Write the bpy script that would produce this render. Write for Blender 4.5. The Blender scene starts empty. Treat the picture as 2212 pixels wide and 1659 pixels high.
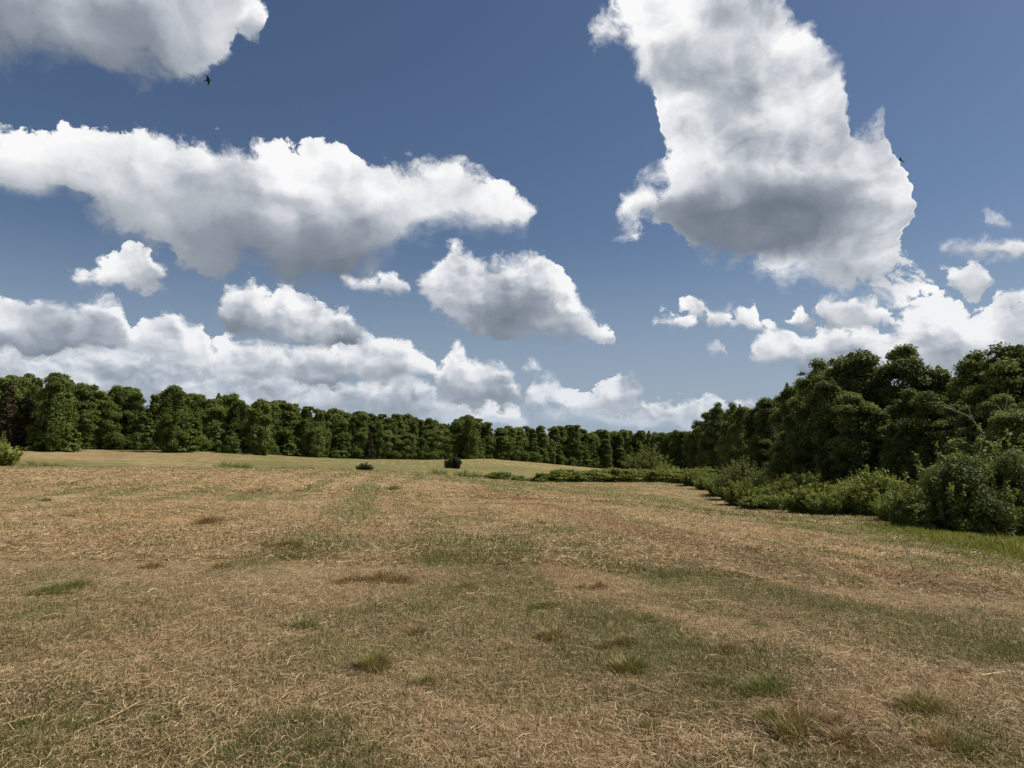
import bpy, math, random
import numpy as np

# ------------------------------------------------------------------ camera
SC = bpy.context.scene
COL = SC.collection
R = math.radians
EYE = 1.62                     # metres above the ground under the camera
PITCH = 6.13                   # degrees up
FOC = 1533.7                   # focal length for a picture 2212 units wide, 1659 high
cam_data = bpy.data.cameras.new('camera')
cam_data.sensor_width = 36.0
cam_data.lens = 36.0 * FOC / 2212.0
cam_data.clip_start = 0.05
cam_data.clip_end = 9000.0
cam = bpy.data.objects.new('camera', cam_data)
COL.objects.link(cam)
cam.location = (0, 0, EYE)
cam.rotation_euler = (R(90 + PITCH), 0, 0)
SC.camera = cam


def ray(u, v):
    """world direction seen at (u, v) of the photograph, 2212 x 1659 units"""
    x = (u - 1106.0) / FOC
    y = (829.5 - v) / FOC
    cp, sp = math.cos(R(PITCH)), math.sin(R(PITCH))
    return x, cp - y * sp, sp + y * cp


def azel(u, v):
    x, y, z = ray(u, v)
    return math.degrees(math.atan2(x, y)), math.degrees(math.atan2(z, math.hypot(x, y)))


# ------------------------------------------------------------------ sun, exposure
SUN_AZ, SUN_EL = 80.0, 54.0    # degrees clockwise from the view direction, degrees up
sun_data = bpy.data.lights.new('sun', 'SUN')
sun_data.energy = 4.9
sun_data.angle = R(0.53)
sun_data.color = (1.0, 0.955, 0.88)
sun = bpy.data.objects.new('sun', sun_data)
COL.objects.link(sun)
sun.rotation_euler = (R(90 - SUN_EL), 0, R(180 - SUN_AZ))
sun.location = (60, 30, 80)
SC.view_settings.view_transform = 'Standard'
SC.view_settings.look = 'None'
SC.view_settings.exposure = 0.27
SC.view_settings.gamma = 1.0
SC.view_settings.use_curve_mapping = False
SC.cycles.max_bounces = 6
SC.cycles.diffuse_bounces = 3
SC.cycles.glossy_bounces = 1
SC.cycles.transmission_bounces = 3
SC.cycles.transparent_max_bounces = 4
SC.cycles.caustics_reflective = False
SC.cycles.caustics_refractive = False

# ------------------------------------------------------------------ sky
SKY_STRENGTH = 0.1
world = bpy.data.worlds.new('World')
SC.world = world
world.use_nodes = True
WT = world.node_tree
for n in list(WT.nodes):
    WT.nodes.remove(n)


class Graph:
    """small helper to wire nodes as expressions"""

    def __init__(self, tree):
        self.t = tree

    def new(self, kind, **kw):
        n = self.t.nodes.new(kind)
        for k, v in kw.items():
            setattr(n, k, v)
        return n

    def put(self, sock, v):
        if isinstance(v, bpy.types.NodeSocket):
            self.t.links.new(v, sock)
        elif v is not None:
            if isinstance(v, (tuple, list)) and len(v) == 3 and sock.type == 'RGBA':
                v = (*v, 1.0)
            sock.default_value = v

    def m(self, op, a, b=None, c=None, clamp=False):
        n = self.new('ShaderNodeMath', operation=op, use_clamp=clamp)
        for i, v in enumerate((a, b, c)):
            if v is not None:
                self.put(n.inputs[i], v)
        return n.outputs[0]

    def vm(self, op, a, b=None, out=0, scale=None):
        n = self.new('ShaderNodeVectorMath', operation=op)
        self.put(n.inputs[0], a)
        if b is not None:
            self.put(n.inputs[1], b)
        if scale is not None:
            self.put(n.inputs['Scale'], scale)
        return n.outputs[out]

    def smooth(self, x, lo, hi, a=0.0, b=1.0):
        n = self.new('ShaderNodeMapRange', interpolation_type='SMOOTHSTEP')
        for k, v in (('Value', x), ('From Min', lo), ('From Max', hi), ('To Min', a), ('To Max', b)):
            self.put(n.inputs[k], v)
        return n.outputs['Result']

    def lin(self, x, lo, hi, a=0.0, b=1.0):
        n = self.new('ShaderNodeMapRange', interpolation_type='LINEAR', clamp=True)
        for k, v in (('Value', x), ('From Min', lo), ('From Max', hi), ('To Min', a), ('To Max', b)):
            self.put(n.inputs[k], v)
        return n.outputs['Result']

    def mix(self, f, a, b):
        n = self.new('ShaderNodeMix', data_type='RGBA')
        self.put(n.inputs[0], f)
        self.put(n.inputs[6], a)
        self.put(n.inputs[7], b)
        return n.outputs[2]

    def xyz(self, x, y, z=0.0):
        n = self.new('ShaderNodeCombineXYZ')
        for i, v in enumerate((x, y, z)):
            self.put(n.inputs[i], v)
        return n.outputs[0]

    def sep(self, v):
        n = self.new('ShaderNodeSeparateXYZ')
        self.put(n.inputs[0], v)
        return n.outputs

    def noise(self, vec, scale, detail=4.0, rough=0.5, dims='3D', dist=0.0, color=False, lac=2.0):
        n = self.new('ShaderNodeTexNoise', noise_dimensions=dims)
        self.put(n.inputs['Vector'], vec)
        for k, v in (('Scale', scale), ('Detail', detail), ('Roughness', rough), ('Distortion', dist), ('Lacunarity', lac)):
            self.put(n.inputs[k], v)
        return n.outputs['Color' if color else 'Fac']

    def voro(self, vec, scale, detail=2.0, rough=0.5, dims='2D', feature='F1', smooth=0.6, rnd=1.0):
        n = self.new('ShaderNodeTexVoronoi', voronoi_dimensions=dims, feature=feature, normalize=True)
        self.put(n.inputs['Vector'], vec)
        for k, v in (('Scale', scale), ('Detail', detail), ('Roughness', rough), ('Randomness', rnd)):
            self.put(n.inputs[k], v)
        if feature == 'SMOOTH_F1':
            self.put(n.inputs['Smoothness'], smooth)
        return n.outputs['Distance']

    def ramp(self, fac, stops, interp='LINEAR'):
        n = self.new('ShaderNodeValToRGB')
        cr = n.color_ramp
        cr.interpolation = interp
        while len(cr.elements) < len(stops):
            cr.elements.new(0.5)
        for e, (p, c) in zip(cr.elements, stops):
            e.position = p
            e.color = (*c, 1.0) if len(c) == 3 else c
        self.put(n.inputs[0], fac)
        return n.outputs[0]


G = Graph(WT)
tc = G.new('ShaderNodeTexCoord')
dirv = tc.outputs['Generated']
dx, dy, dz = G.sep(dirv)
nish = G.new('ShaderNodeTexSky', sky_type='NISHITA', sun_disc=False)
nish.sun_elevation = R(SUN_EL)
nish.sun_rotation = R(SUN_AZ)
nish.altitude = 150.0
nish.air_density = 1.0
nish.dust_density = 0.7
nish.ozone_density = 2.0
sky_col = nish.outputs[0]
hs = G.new('ShaderNodeHueSaturation')
hs.inputs['Saturation'].default_value = 1.08
hs.inputs['Value'].default_value = 0.575
G.put(hs.inputs['Color'], sky_col)
sky_col = G.vm('MULTIPLY', hs.outputs[0], (1.02, 0.975, 0.985))

DEG = 57.29578
az = G.m('MULTIPLY', G.m('ARCTAN2', dx, dy), DEG)
el = G.m('MULTIPLY', G.m('ARCSINE', dz), DEG)
# cumulus: each bank has a top and a base line over azimuth; billowing noise breaks up both
pos = G.xyz(G.m('MULTIPLY', az, 0.1), G.m('MULTIPLY', el, 0.125))
SUN2 = (0.06, 0.10, 0.0)      # towards the sun, in the units of pos


def noise_set(scale, warp, seed):
    p = G.vm('ADD', G.vm('SCALE', pos, scale=scale), (seed, seed * 0.37, 0))
    w = G.noise(p, 1.1, 5.0, 0.58, '2D', color=True)
    w = G.vm('SUBTRACT', w, (0.5, 0.5, 0.5))
    pw = G.vm('ADD', p, G.vm('SCALE', w, scale=0.42))
    b0 = G.voro(pw, 2.2, 4.0, 0.52)
    b1 = G.voro(G.vm('ADD', pw, SUN2), 2.2, 4.0, 0.52)
    f0 = G.noise(pw, 3.4, 8.0, 0.64, '2D')
    big = G.noise(pw, 0.9, 2.0, 0.5, '2D')
    big1 = G.noise(G.vm('ADD', pw, (SUN2[0] * 2.6, SUN2[1] * 2.6, 0)), 0.9, 2.0, 0.5, '2D')
    wx, wy, _ = G.sep(w)
    bill = G.m('SUBTRACT', 0.47, b0)                      # + in the middle of a billow
    azw = G.m('ADD', G.m('MULTIPLY_ADD', wx, warp * 1.35, az), G.m('MULTIPLY', bill, warp * 0.6))
    elw = G.m('MULTIPLY_ADD', wy, warp, el)
    relief = G.m('MULTIPLY_ADD', G.m('SUBTRACT', big, big1), 1.3, G.m('SUBTRACT', b1, b0))
    fine = G.m('SUBTRACT', f0, 0.5)
    return dict(big=G.m('SUBTRACT', big, 0.5), ragged=G.smooth(big1, 0.36, 0.62, 0.35, 2.0), az=azw, el=elw, bill=bill, relief=relief, fine=fine)


NHI = noise_set(1.0, 3.2, 3.1)
NLO = noise_set(2.1, 1.7, 7.7)

AZ0, AZ1, EL0, ELR = -46.0, 46.0, -10.0, 70.0


def outline(ns, clouds):
    """top and base line of a row of clouds (not overlapping in azimuth): distance inside, height within, darkness"""
    cur = G.new('ShaderNodeRGBCurve')
    mp = cur.mapping
    tops, bots, ks = [], [], []
    ends = [(min(azel(*q)[0] for q in c['top'] + c['base']), max(azel(*q)[0] for q in c['top'] + c['base'])) for c in clouds]
    for i, c in enumerate(clouds):
        t = [azel(u, v) for u, v in c['top']]
        b = [azel(u, v) for u, v in c['base']]
        yl = 0.5 * (t[0][1] + b[0][1])
        yr = 0.5 * (t[-1][1] + b[-1][1])
        a0, a1 = ends[i]
        gl = gr = c.get('gap', 1.6)
        if i:
            gl = min(gl, max(0.12, 0.45 * (a0 - ends[i - 1][1])))
        if i + 1 < len(clouds):
            gr = min(gr, max(0.12, 0.45 * (ends[i + 1][0] - a1)))
        dl, dr = min(4, 2.5 * gl), min(4, 2.5 * gr)
        pl, pr = i > 0 and gl < 0.3, i + 1 < len(clouds) and gr < 0.3      # touching its neighbour
        tops += ([] if pl else [(a0 - gl, yl - dl)]) + t + ([] if pr else [(a1 + gr, yr - dr)])
        bots += ([] if pl else [(a0 - gl, yl + dl)]) + b + ([] if pr else [(a1 + gr, yr + dr)])
        kk = c.get('k', [(c['top'][0][0], .5), (c['top'][-1][0], .5)])
        ks += [(azel(u, c['base'][0][1])[0], k) for u, k in kk]
    for ci, pts, f in ((0, tops, lambda y: (y - EL0) / ELR), (1, bots, lambda y: (y - EL0) / ELR), (2, ks, lambda y: y / 2)):
        cv = mp.curves[ci]
        pts = sorted(pts)
        pp = []
        for a, y in pts:
            x = min(1, max(0, (a - AZ0) / (AZ1 - AZ0)))
            if pp and x - pp[-1][0] < 0.002:
                x = pp[-1][0] + 0.002
            pp.append((min(x, 1.0), min(1, max(0, f(y)))))
        while len(cv.points) < len(pp):
            cv.points.new(0.5, 0.5)
        for q, (x, y) in zip(cv.points, pp):
            q.location = (x, y)
            q.handle_type = 'AUTO_CLAMPED'
    mp.update()
    x = G.m('MULTIPLY_ADD', ns['az'], 1 / (AZ1 - AZ0), -AZ0 / (AZ1 - AZ0))
    G.put(cur.inputs['Color'], G.xyz(x, x, x))
    ct, cb, ck = G.sep(cur.outputs[0])
    top = G.m('MULTIPLY_ADD', ct, ELR, EL0)
    bot = G.m('MULTIPLY_ADD', cb, ELR, EL0)
    sdt = G.m('SUBTRACT', top, ns['el'])
    sdb = G.m('SUBTRACT', ns['el'], bot)
    th = G.m('MAXIMUM', G.m('SUBTRACT', top, bot), 0.8)
    t = G.m('DIVIDE', sdb, th)
    return G.m('MINIMUM', sdt, G.m('MULTIPLY', sdb, 0.9)), t, ck


CLOUD_RAMP = [(0.0, (1.3, 1.55, 1.95)), (0.3, (2.3, 2.6, 3.05)), (0.55, (4.1, 4.35, 4.75)), (0.78, (6.3, 6.45, 6.7)), (1.0, (7.9, 7.9, 7.9))]


def blob(ns, u, v, ru, rv):
    """soft patch of the sky round (u, v), 1 in its middle"""
    a, e = azel(u, v)
    a2, _ = azel(u + ru, v)
    _, e2 = azel(u, v - rv)
    x = G.m('MULTIPLY', G.m('SUBTRACT', ns['az'], a), 1 / (a2 - a))
    y = G.m('MULTIPLY', G.m('SUBTRACT', ns['el'], e), 1 / (e2 - e))
    return G.smooth(G.m('ADD', G.m('MULTIPLY', x, x), G.m('MULTIPLY', y, y)), 1.5, 0.0)


def mass(color, ns, rows, greys, amp=3.6, soft=1.35, wisp=4.6, gain=1.0):
    """one big cloud from several outlines; GREYS are its thick, shaded parts (u, v, ru, rv, how dark)"""
    d = None
    for r in rows:
        di = outline(ns, r)[0]
        d = di if d is None else G.m('SMOOTH_MAX', d, di, 1.2)
    d = G.m('ADD', d, G.m('ADD', G.m('MULTIPLY', ns['bill'], amp), G.m('MULTIPLY', ns['fine'], wisp)))
    alpha = G.smooth(d, 0.0, G.m('MULTIPLY', ns['ragged'], soft))
    dark = None
    for u, v, ru, rv, k in greys:
        q = G.m('MULTIPLY', blob(ns, u, v, ru, rv), k)
        dark = q if dark is None else G.m('ADD', dark, q)
    lit = G.m('SUBTRACT', 1.0, dark, clamp=True)
    thin = G.smooth(d, 0.0, amp * 0.9, 0.16, 0.0)
    L = G.m('MULTIPLY_ADD', lit, 0.70, 0.06)
    L = G.m('ADD', L, G.m('MULTIPLY', ns['relief'], G.m('MULTIPLY_ADD', lit, 0.75 * gain, 0.2 * gain)))
    L = G.m('ADD', L, G.m('MULTIPLY', ns['big'], 0.20))
    L = G.m('ADD', L, G.m('MULTIPLY', thin, lit))
    L = G.m('MULTIPLY_ADD', ns['fine'], 0.20, L, clamp=True)
    return G.mix(alpha, color, G.ramp(L, CLOUD_RAMP))


def bank(color, ns, clouds, amp=2.0, soft=0.9, base_soft=1.6, haze=0.0, wisp=2.0, gain=1.0, lift=0.0):
    """composite a row of clouds over COLOR"""
    d, t, ck = outline(ns, clouds)
    d = G.m('ADD', d, G.m('ADD', G.m('MULTIPLY', ns['bill'], amp), G.m('MULTIPLY', ns['fine'], wisp)))
    w = G.m('MULTIPLY', G.smooth(t, 0.05, 0.5, base_soft, soft), ns['ragged'])
    alpha = G.smooth(d, 0.0, w)
    # daylight on the cloud: grey flat base, bright crown, billows lit from the sun's side
    body = G.smooth(t, -0.05, 0.95, 0.0, 1.0)
    thin = G.smooth(d, 0.0, amp * 1.5, 0.30, 0.0)
    body = G.m('ADD', body, G.m('MULTIPLY', ns['big'], 0.9), clamp=True)
    L = G.m('MULTIPLY_ADD', G.m('SUBTRACT', 1.0, body), G.m('MULTIPLY', ck, -1.48), 0.755 + lift)
    L = G.m('ADD', L, G.m('MULTIPLY', ns['relief'], G.m('MULTIPLY_ADD', body, 0.75 * gain, 0.2 * gain)))
    L = G.m('ADD', L, G.m('MULTIPLY', thin, body))
    L = G.m('MAXIMUM', L, G.m('MULTIPLY_ADD', ns['big'], 0.55, 0.10))
    L = G.m('MULTIPLY_ADD', ns['fine'], 0.16, L, clamp=True)
    cc = G.ramp(L, CLOUD_RAMP)
    if haze:
        cc = G.mix(haze, cc, (3.35, 4.1, 5.0))
    return G.mix(alpha, color, cc)


def C(top, base, k=None, gap=1.6):
    d = dict(top=top, base=base, gap=gap)
    if k:
        d['k'] = k
    return d


# milky air low down
sky_col = G.mix(G.smooth(el, 19.0, -2.0, 0.0, 0.95), sky_col, (2.75, 3.4, 4.3))
col = sky_col
# far banks low over the wood
col = bank(col, NLO, [
    C([(-60, 800), (200, 805), (420, 815), (600, 818), (760, 840), (900, 852), (1000, 862), (1130, 885), (1250, 872), (1400, 880), (1620, 885)],
      [(-60, 930), (600, 930), (1130, 935), (1620, 935)]),
], amp=1.9, soft=1.0, base_soft=2.0, haze=0.72, wisp=2.6, gain=1.5)
col = bank(col, NLO, [
    C([(-60, 715), (60, 725), (220, 745), (330, 750), (465, 740), (520, 760), (560, 800), (640, 795), (720, 815), (800, 812), (885, 810), (925, 835), (1000, 845), (1080, 870), (1120, 890)],
      [(-60, 900), (300, 900), (600, 905), (900, 900), (1120, 915)], [(0, .5), (500, .55), (1100, .5)]),
    C([(1142, 845), (1195, 812), (1240, 842), (1320, 832), (1365, 812), (1398, 850)], [(1142, 898), (1398, 896)]),
    C([(1415, 878), (1490, 860), (1560, 862), (1620, 856)], [(1415, 910), (1620, 910)]),
], amp=1.9, soft=0.6, base_soft=1.8, haze=0.30, wisp=2.4, gain=1.6)
col = bank(col, NLO, [
    C([(-60, 650), (30, 660), (100, 650), (180, 665), (215, 637), (260, 655), (280, 720), (330, 690), (375, 668), (410, 700), (445, 712), (464, 760)],
      [(-60, 770), (100, 775), (220, 765), (300, 780), (400, 800), (464, 790)], [(-60, 1.0), (140, 1.0), (220, .8), (330, .55), (464, .7)]),
    C([(470, 725), (520, 735), (600, 745), (700, 740), (800, 722), (855, 722), (905, 755), (942, 795)],
      [(470, 815), (600, 838), (750, 840), (860, 845), (942, 825)], [(475, .75), (700, .8), (850, .6), (936, .6)]),
    C([(944, 795), (985, 742), (1030, 772), (1085, 792), (1125, 840)], [(944, 862), (1020, 878), (1125, 880)], [(945, .6), (1110, .7)]),
    C([(1625, 735), (1690, 700), (1745, 735), (1790, 705), (1850, 700), (1920, 712), (1985, 665), (2030, 640), (2060, 648), (2110, 675), (2160, 645), (2270, 600)],
      [(1640, 800), (1700, 800), (1850, 840), (2000, 880), (2270, 880)], [(1640, .75), (1750, .8), (1900, .6), (2000, .7), (2250, .65)]),
], amp=2.2, soft=0.6, base_soft=1.5, haze=0.13, wisp=2.1)
col = bank(col, NLO, [
    C([(150, 590), (215, 580), (262, 555), (315, 545), (350, 575), (372, 600)], [(150, 605), (230, 622), (320, 618), (372, 605)], [(150, .45), (372, .5)]),
    C([(465, 660), (500, 630), (545, 612), (590, 640), (625, 612), (665, 640), (700, 660), (740, 680), (775, 705), (795, 735)],
      [(465, 672), (505, 715), (560, 742), (660, 752), (760, 750), (795, 742)], [(465, .6), (560, 1.05), (740, 1.0), (795, .7)], gap=1.0),
    C([(905, 600), (950, 560), (985, 527), (1020, 545), (1060, 560), (1120, 552), (1180, 555), (1215, 580), (1240, 618), (1275, 670), (1335, 722)],
      [(905, 610), (945, 670), (1000, 705), (1080, 728), (1160, 742), (1240, 738), (1335, 732)], [(905, .4), (1000, .55), (1100, .95), (1200, .8), (1335, .3)], gap=1.2),
    C([(1425, 692), (1460, 682), (1500, 690)], [(1425, 708), (1500, 710)], gap=.6),
    C([(1532, 665), (1590, 672), (1640, 655), (1652, 670)], [(1532, 700), (1600, 712), (1652, 720)], [(1532, .35), (1652, .35)], gap=.5),
    C([(1705, 680), (1730, 672), (1752, 682)], [(1705, 695), (1752, 697)], gap=.6),
    C([(1775, 655), (1830, 640), (1900, 655), (1945, 690)], [(1775, 690), (1860, 705), (1945, 700)], gap=1.0),
    C([(2045, 580), (2085, 572), (2140, 600)], [(2045, 600), (2100, 630), (2140, 612)], [(2045, .3), (2140, .3)], gap=.8),
], amp=2.1, soft=0.65, base_soft=1.1, haze=0.05, wisp=2.1)
col = bank(col, NHI, [
    C([(-60, -260), (300, -260), (500, -160), (530, -60), (545, 15)], [(-60, 150), (130, 158), (250, 155), (370, 168), (460, 155), (515, 120), (545, 60)],
      [(-60, 1.1), (250, 1.0), (420, .6), (545, .25)], gap=1.0),
    C([(556, 30), (570, 14), (588, 40)], [(556, 66), (588, 68)], gap=.3),
], amp=2.9, soft=0.9, base_soft=1.4, haze=0.0, wisp=3.4, lift=0.04)
col = mass(col, NHI, [
    [C([(1285, 50), (1340, -20), (1420, -60), (1600, -80), (1700, -20), (1735, 60), (1780, 95), (1815, 150), (1845, 210), (1852, 262)],
       [(1285, 75), (1350, 95), (1400, 160), (1432, 240), (1450, 360), (1560, 450), (1700, 480), (1800, 430), (1852, 330)], gap=1.2)],
    [C([(1340, 440), (1380, 425), (1440, 410), (1500, 385), (1560, 330), (1640, 300), (1750, 290), (1830, 300), (1890, 275), (1938, 268), (1948, 330), (1965, 440), (1975, 520)],
       [(1340, 482), (1420, 488), (1480, 505), (1530, 548), (1640, 590), (1740, 615), (1820, 626), (1900, 626), (1975, 595)], gap=1.0)],
    [C([(1378, 385), (1420, 368), (1500, 350), (1530, 360)], [(1378, 400), (1450, 410), (1530, 420)], gap=.5),
     C([(1820, 560), (1900, 530), (1960, 540), (2018, 605)], [(1820, 632), (1900, 634), (1970, 628), (2018, 615)], gap=.8)],
], [(1630, 480, 250, 105, 0.72), (1600, 520, 170, 70, 0.4), (1760, 480, 190, 120, 0.32), (1560, 130, 130, 120, 0.34), (1480, 470, 120, 40, 0.35), (1780, 640, 240, 70, 0.42), (1900, 560, 140, 90, 0.22), (1640, 260, 150, 90, 0.10)], amp=3.8)
col = bank(col, NHI, [
    C([(-60, 265), (60, 292), (150, 278), (240, 285), (330, 292), (420, 302), (500, 305), (560, 318), (640, 330), (715, 325), (790, 342), (822, 372), (860, 375), (930, 352), (1000, 355), (1050, 385), (1100, 400), (1160, 445)],
      [(-60, 400), (60, 420), (140, 415), (200, 470), (320, 530), (420, 565), (540, 592), (640, 602), (740, 598), (850, 580), (890, 545), (960, 505), (1060, 500), (1130, 495), (1160, 455)],
      [(-60, .75), (150, .6), (300, .6), (560, .8), (700, .95), (820, .7), (900, .4), (1000, .3), (1160, .25)], gap=1.6),
], amp=3.4, soft=0.75, base_soft=2.2, haze=0.0, wisp=3.6)
col = bank(col, NLO, [
    C([(745, 610), (790, 590), (850, 592), (898, 612)], [(745, 622), (820, 645), (898, 632)], [(745, .45), (898, .5)], gap=.8),
    C([(1128, 790), (1152, 780), (1176, 795)], [(1128, 806), (1176, 807)], gap=.8),
    C([(1470, 655), (1500, 637), (1530, 655)], [(1470, 668), (1530, 690)], [(1470, .3), (1530, .3)], gap=.6),
    C([(2045, 520), (2100, 508), (2160, 510), (2260, 520)], [(2045, 545), (2120, 560), (2260, 560)], [(2045, .3), (2260, .35)], gap=.8),
], amp=1.1, soft=0.7, base_soft=1.1, wisp=2.0)
col = bank(col, NLO, [
    C([(1526, 750), (1550, 738), (1572, 757)], [(1526, 770), (1572, 770)], gap=.8),
    C([(2108, 470), (2140, 452), (2195, 472)], [(2108, 482), (2160, 496), (2195, 490)], [(2108, .3), (2195, .3)], gap=.8),
], amp=0.9, soft=0.7, base_soft=1.0, wisp=2.0)
# the same kind of scattered cumulus all round, beyond the part of the sky in the photograph
cloudp = G.vm('SCALE', G.xyz(dx, dy, G.m('MULTIPLY', dz, 0.4)), scale=G.m('DIVIDE', 1.0, G.m('ADD', G.m('ABSOLUTE', dz), 0.22)))
far_n = G.noise(cloudp, 1.35, 6.0, 0.55)
out = G.m('MAXIMUM', G.m('MAXIMUM', G.smooth(az, 40, 46), G.smooth(az, -40, -46)), G.smooth(el, 38, 46))
far_a = G.m('MULTIPLY', G.m('MULTIPLY', G.smooth(far_n, 0.52, 0.60), out), G.smooth(el, 0.0, 2.0))
far_c = G.ramp(G.smooth(far_n, 0.52, 0.78), [(0, (7.6, 7.7, 7.9)), (0.5, (6.0, 6.2, 6.5)), (1, (3.0, 3.3, 3.7))])
col = G.mix(far_a, col, far_c)
bg = G.new('ShaderNodeBackground')
G.put(bg.inputs['Color'], col)
bg.inputs['Strength'].default_value = SKY_STRENGTH
wo = G.new('ShaderNodeOutputWorld')
WT.links.new(bg.outputs[0], wo.inputs['Surface'])
world.cycles.sampling_method = 'MANUAL'
world.cycles.sample_map_resolution = 512

# ------------------------------------------------------------------ helpers
def tag(o, label=None, cat=None, group=None, kind=None):
    for k, v in (('label', label), ('category', cat), ('group', group), ('kind', kind)):
        if v:
            o[k] = v
    return o


def link(o, parent=None):
    COL.objects.link(o)
    if parent is not None:
        o.parent = parent
    return o


def empty(name, loc, rz=0.0, s=1.0):
    o = bpy.data.objects.new(name, None)
    o.empty_display_size = 0.3
    o.location = loc
    o.rotation_euler = (0, 0, rz)
    o.scale = (s, s, s) if not isinstance(s, (tuple, list)) else s
    return link(o)


def mesh_np(name, verts, faces, k, mat, attrs=None, smooth=False):
    """mesh from numpy: VERTS (n,3), FACES (m,k) with k corners each; ATTRS: {name: per-face float array}"""
    me = bpy.data.meshes.new(name)
    n, f = len(verts), len(faces)
    me.vertices.add(n)
    me.vertices.foreach_set('co', np.ascontiguousarray(verts, dtype=np.float32).ravel())
    me.loops.add(f * k)
    me.loops.foreach_set('vertex_index', np.ascontiguousarray(faces, dtype=np.int32).ravel())
    me.polygons.add(f)
    me.polygons.foreach_set('loop_start', np.arange(f, dtype=np.int32) * k)
    try:
        me.polygons.foreach_set('loop_total', np.full(f, k, dtype=np.int32))
    except Exception:
        pass
    if smooth:
        me.polygons.foreach_set('use_smooth', np.ones(f, dtype=bool))
    me.update(calc_edges=True)
    for key, val in (attrs or {}).items():
        dom = 'FACE' if len(val) == f and len(val) != n else 'POINT'
        a = me.attributes.new(key, 'FLOAT', dom)
        a.data.foreach_set('value', np.ascontiguousarray(val, dtype=np.float32))
    if mat:
        me.materials.append(mat)
    return me


def obj(name, me, parent=None):
    return link(bpy.data.objects.new(name, me), parent)


_lat = np.random.default_rng(11).random((256, 256))


def vnoise(x, y):
    xi, yi = np.floor(x).astype(int), np.floor(y).astype(int)
    fx, fy = x - xi, y - yi
    fx, fy = fx * fx * (3 - 2 * fx), fy * fy * (3 - 2 * fy)
    g = lambda a, b: _lat[a & 255, b & 255]
    return (g(xi, yi) * (1 - fx) + g(xi + 1, yi) * fx) * (1 - fy) + (g(xi, yi + 1) * (1 - fx) + g(xi + 1, yi + 1) * fx) * fy


def fbm(x, y, oct=4, gain=0.5):
    s, a, t = 0.0, 1.0, 0.0
    for i in range(oct):
        s = s + a * vnoise(x + 17.3 * i, y - 9.1 * i)
        t += a
        a *= gain
        x, y = x * 2.03, y * 2.03
    return s / t


# ------------------------------------------------------------------ the lie of the land
def P3(u, v, Y):
    x, y, z = ray(u, v)
    return x * Y / y, Y, EYE + z * Y / y


_pts = [(0, 0, 0), (-6, 2, 0), (6, 2, 0), (0, -8, 0), (-10, -10, .1), (10, -10, -.1), (0, 5, 0), (-4, 5, 0), (4, 5, -.02),
        (-30, -20, .3), (30, -20, -.6), (0, -60, 0), (-90, -60, .5), (90, -60, -2), (60, 0, -2.5), (-60, 0, .6)]
_pts += [P3(*p) for p in (
    # the near field, up to the brow on the left and down to the gully on the right
    (0, 1008, 72), (250, 1011, 74), (450, 1013, 76), (640, 1015, 78), (800, 1019, 80), (920, 1024, 80), (1010, 1031, 82), (1080, 1038, 90),
    (0, 1060, 32), (500, 1062, 34), (900, 1064, 36), (1150, 1075, 36), (0, 1180, 13.2), (600, 1180, 13.4), (1100, 1185, 13.4),
    (1165, 1041, 104), (1300, 1041, 106), (1450, 1043, 100), (1250, 1075, 48), (1400, 1080, 48), (1550, 1100, 52),
    (1620, 1150, 21), (1500, 1200, 14), (1720, 1104, 48), (1900, 1112, 42), (1900, 1142, 31), (2000, 1250, 13), (2060, 1160, 29),
    (2212, 1192, 24.5), (2212, 1300, 11), (2300, 1205, 24),
    # hidden dip behind the brow
    (0, 1012, 96), (250, 1015, 96), (450, 1018, 98), (640, 1021, 100), (800, 1025, 104), (920, 1028, 106), (1010, 1033, 108),
    # the upper field, up to the wood
    (0, 1001, 112), (0, 965, 150), (-150, 955, 142), (400, 1005, 118), (400, 975, 166), (700, 1008, 125), (700, 990, 186), (850, 1013, 130), (950, 993, 214), (950, 1012, 150),
    (1050, 991, 224), (1080, 1014, 158), (1200, 1003, 240), (1200, 1021, 168), (1300, 1012, 250), (1300, 1028, 168), (1400, 1021, 254), (1400, 1033, 160), (1500, 1034, 190),
    # the low ground of the right-hand wood
    (1600, 1047, 130), (1700, 1062, 95), (1850, 1075, 75), (2000, 1095, 62), (2150, 1115, 52), (2300, 1140, 45))]
_pts += [(-160, 210, 9), (-90, 260, 6), (-20, 320, 2.5), (60, 340, -4), (130, 260, -6), (110, 120, -6), (90, 50, -4.5),
         (-200, 100, 6), (-120, 60, 2), (0, 520, 0), (-300, 400, 6), (300, 400, -6), (250, 100, -6), (-300, 0, 4), (-200, -200, 2), (200, -200, -4)]
_P = np.array(_pts)


def _phi(r2):
    return 0.5 * r2 * np.log(r2 + 1e-9)


def _warp(x, y):
    # metres -> a space in which near and far control points are about evenly spaced
    d = np.sqrt(x * x + y * y)
    k = np.log1p(d / 12.0) / (d + 1e-6) * 12.0
    return x * k, y * k


_wx, _wy = _warp(_P[:, 0], _P[:, 1])
_n = len(_P)
_A = np.zeros((_n + 3, _n + 3))
_A[:_n, :_n] = _phi((_wx[:, None] - _wx) ** 2 + (_wy[:, None] - _wy) ** 2) + np.eye(_n) * 0.4
_A[:_n, _n] = 1
_A[:_n, _n + 1] = _wx
_A[:_n, _n + 2] = _wy
_A[_n:, :_n] = _A[:_n, _n:].T
_W = np.linalg.solve(_A, np.concatenate([_P[:, 2], np.zeros(3)]))


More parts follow.
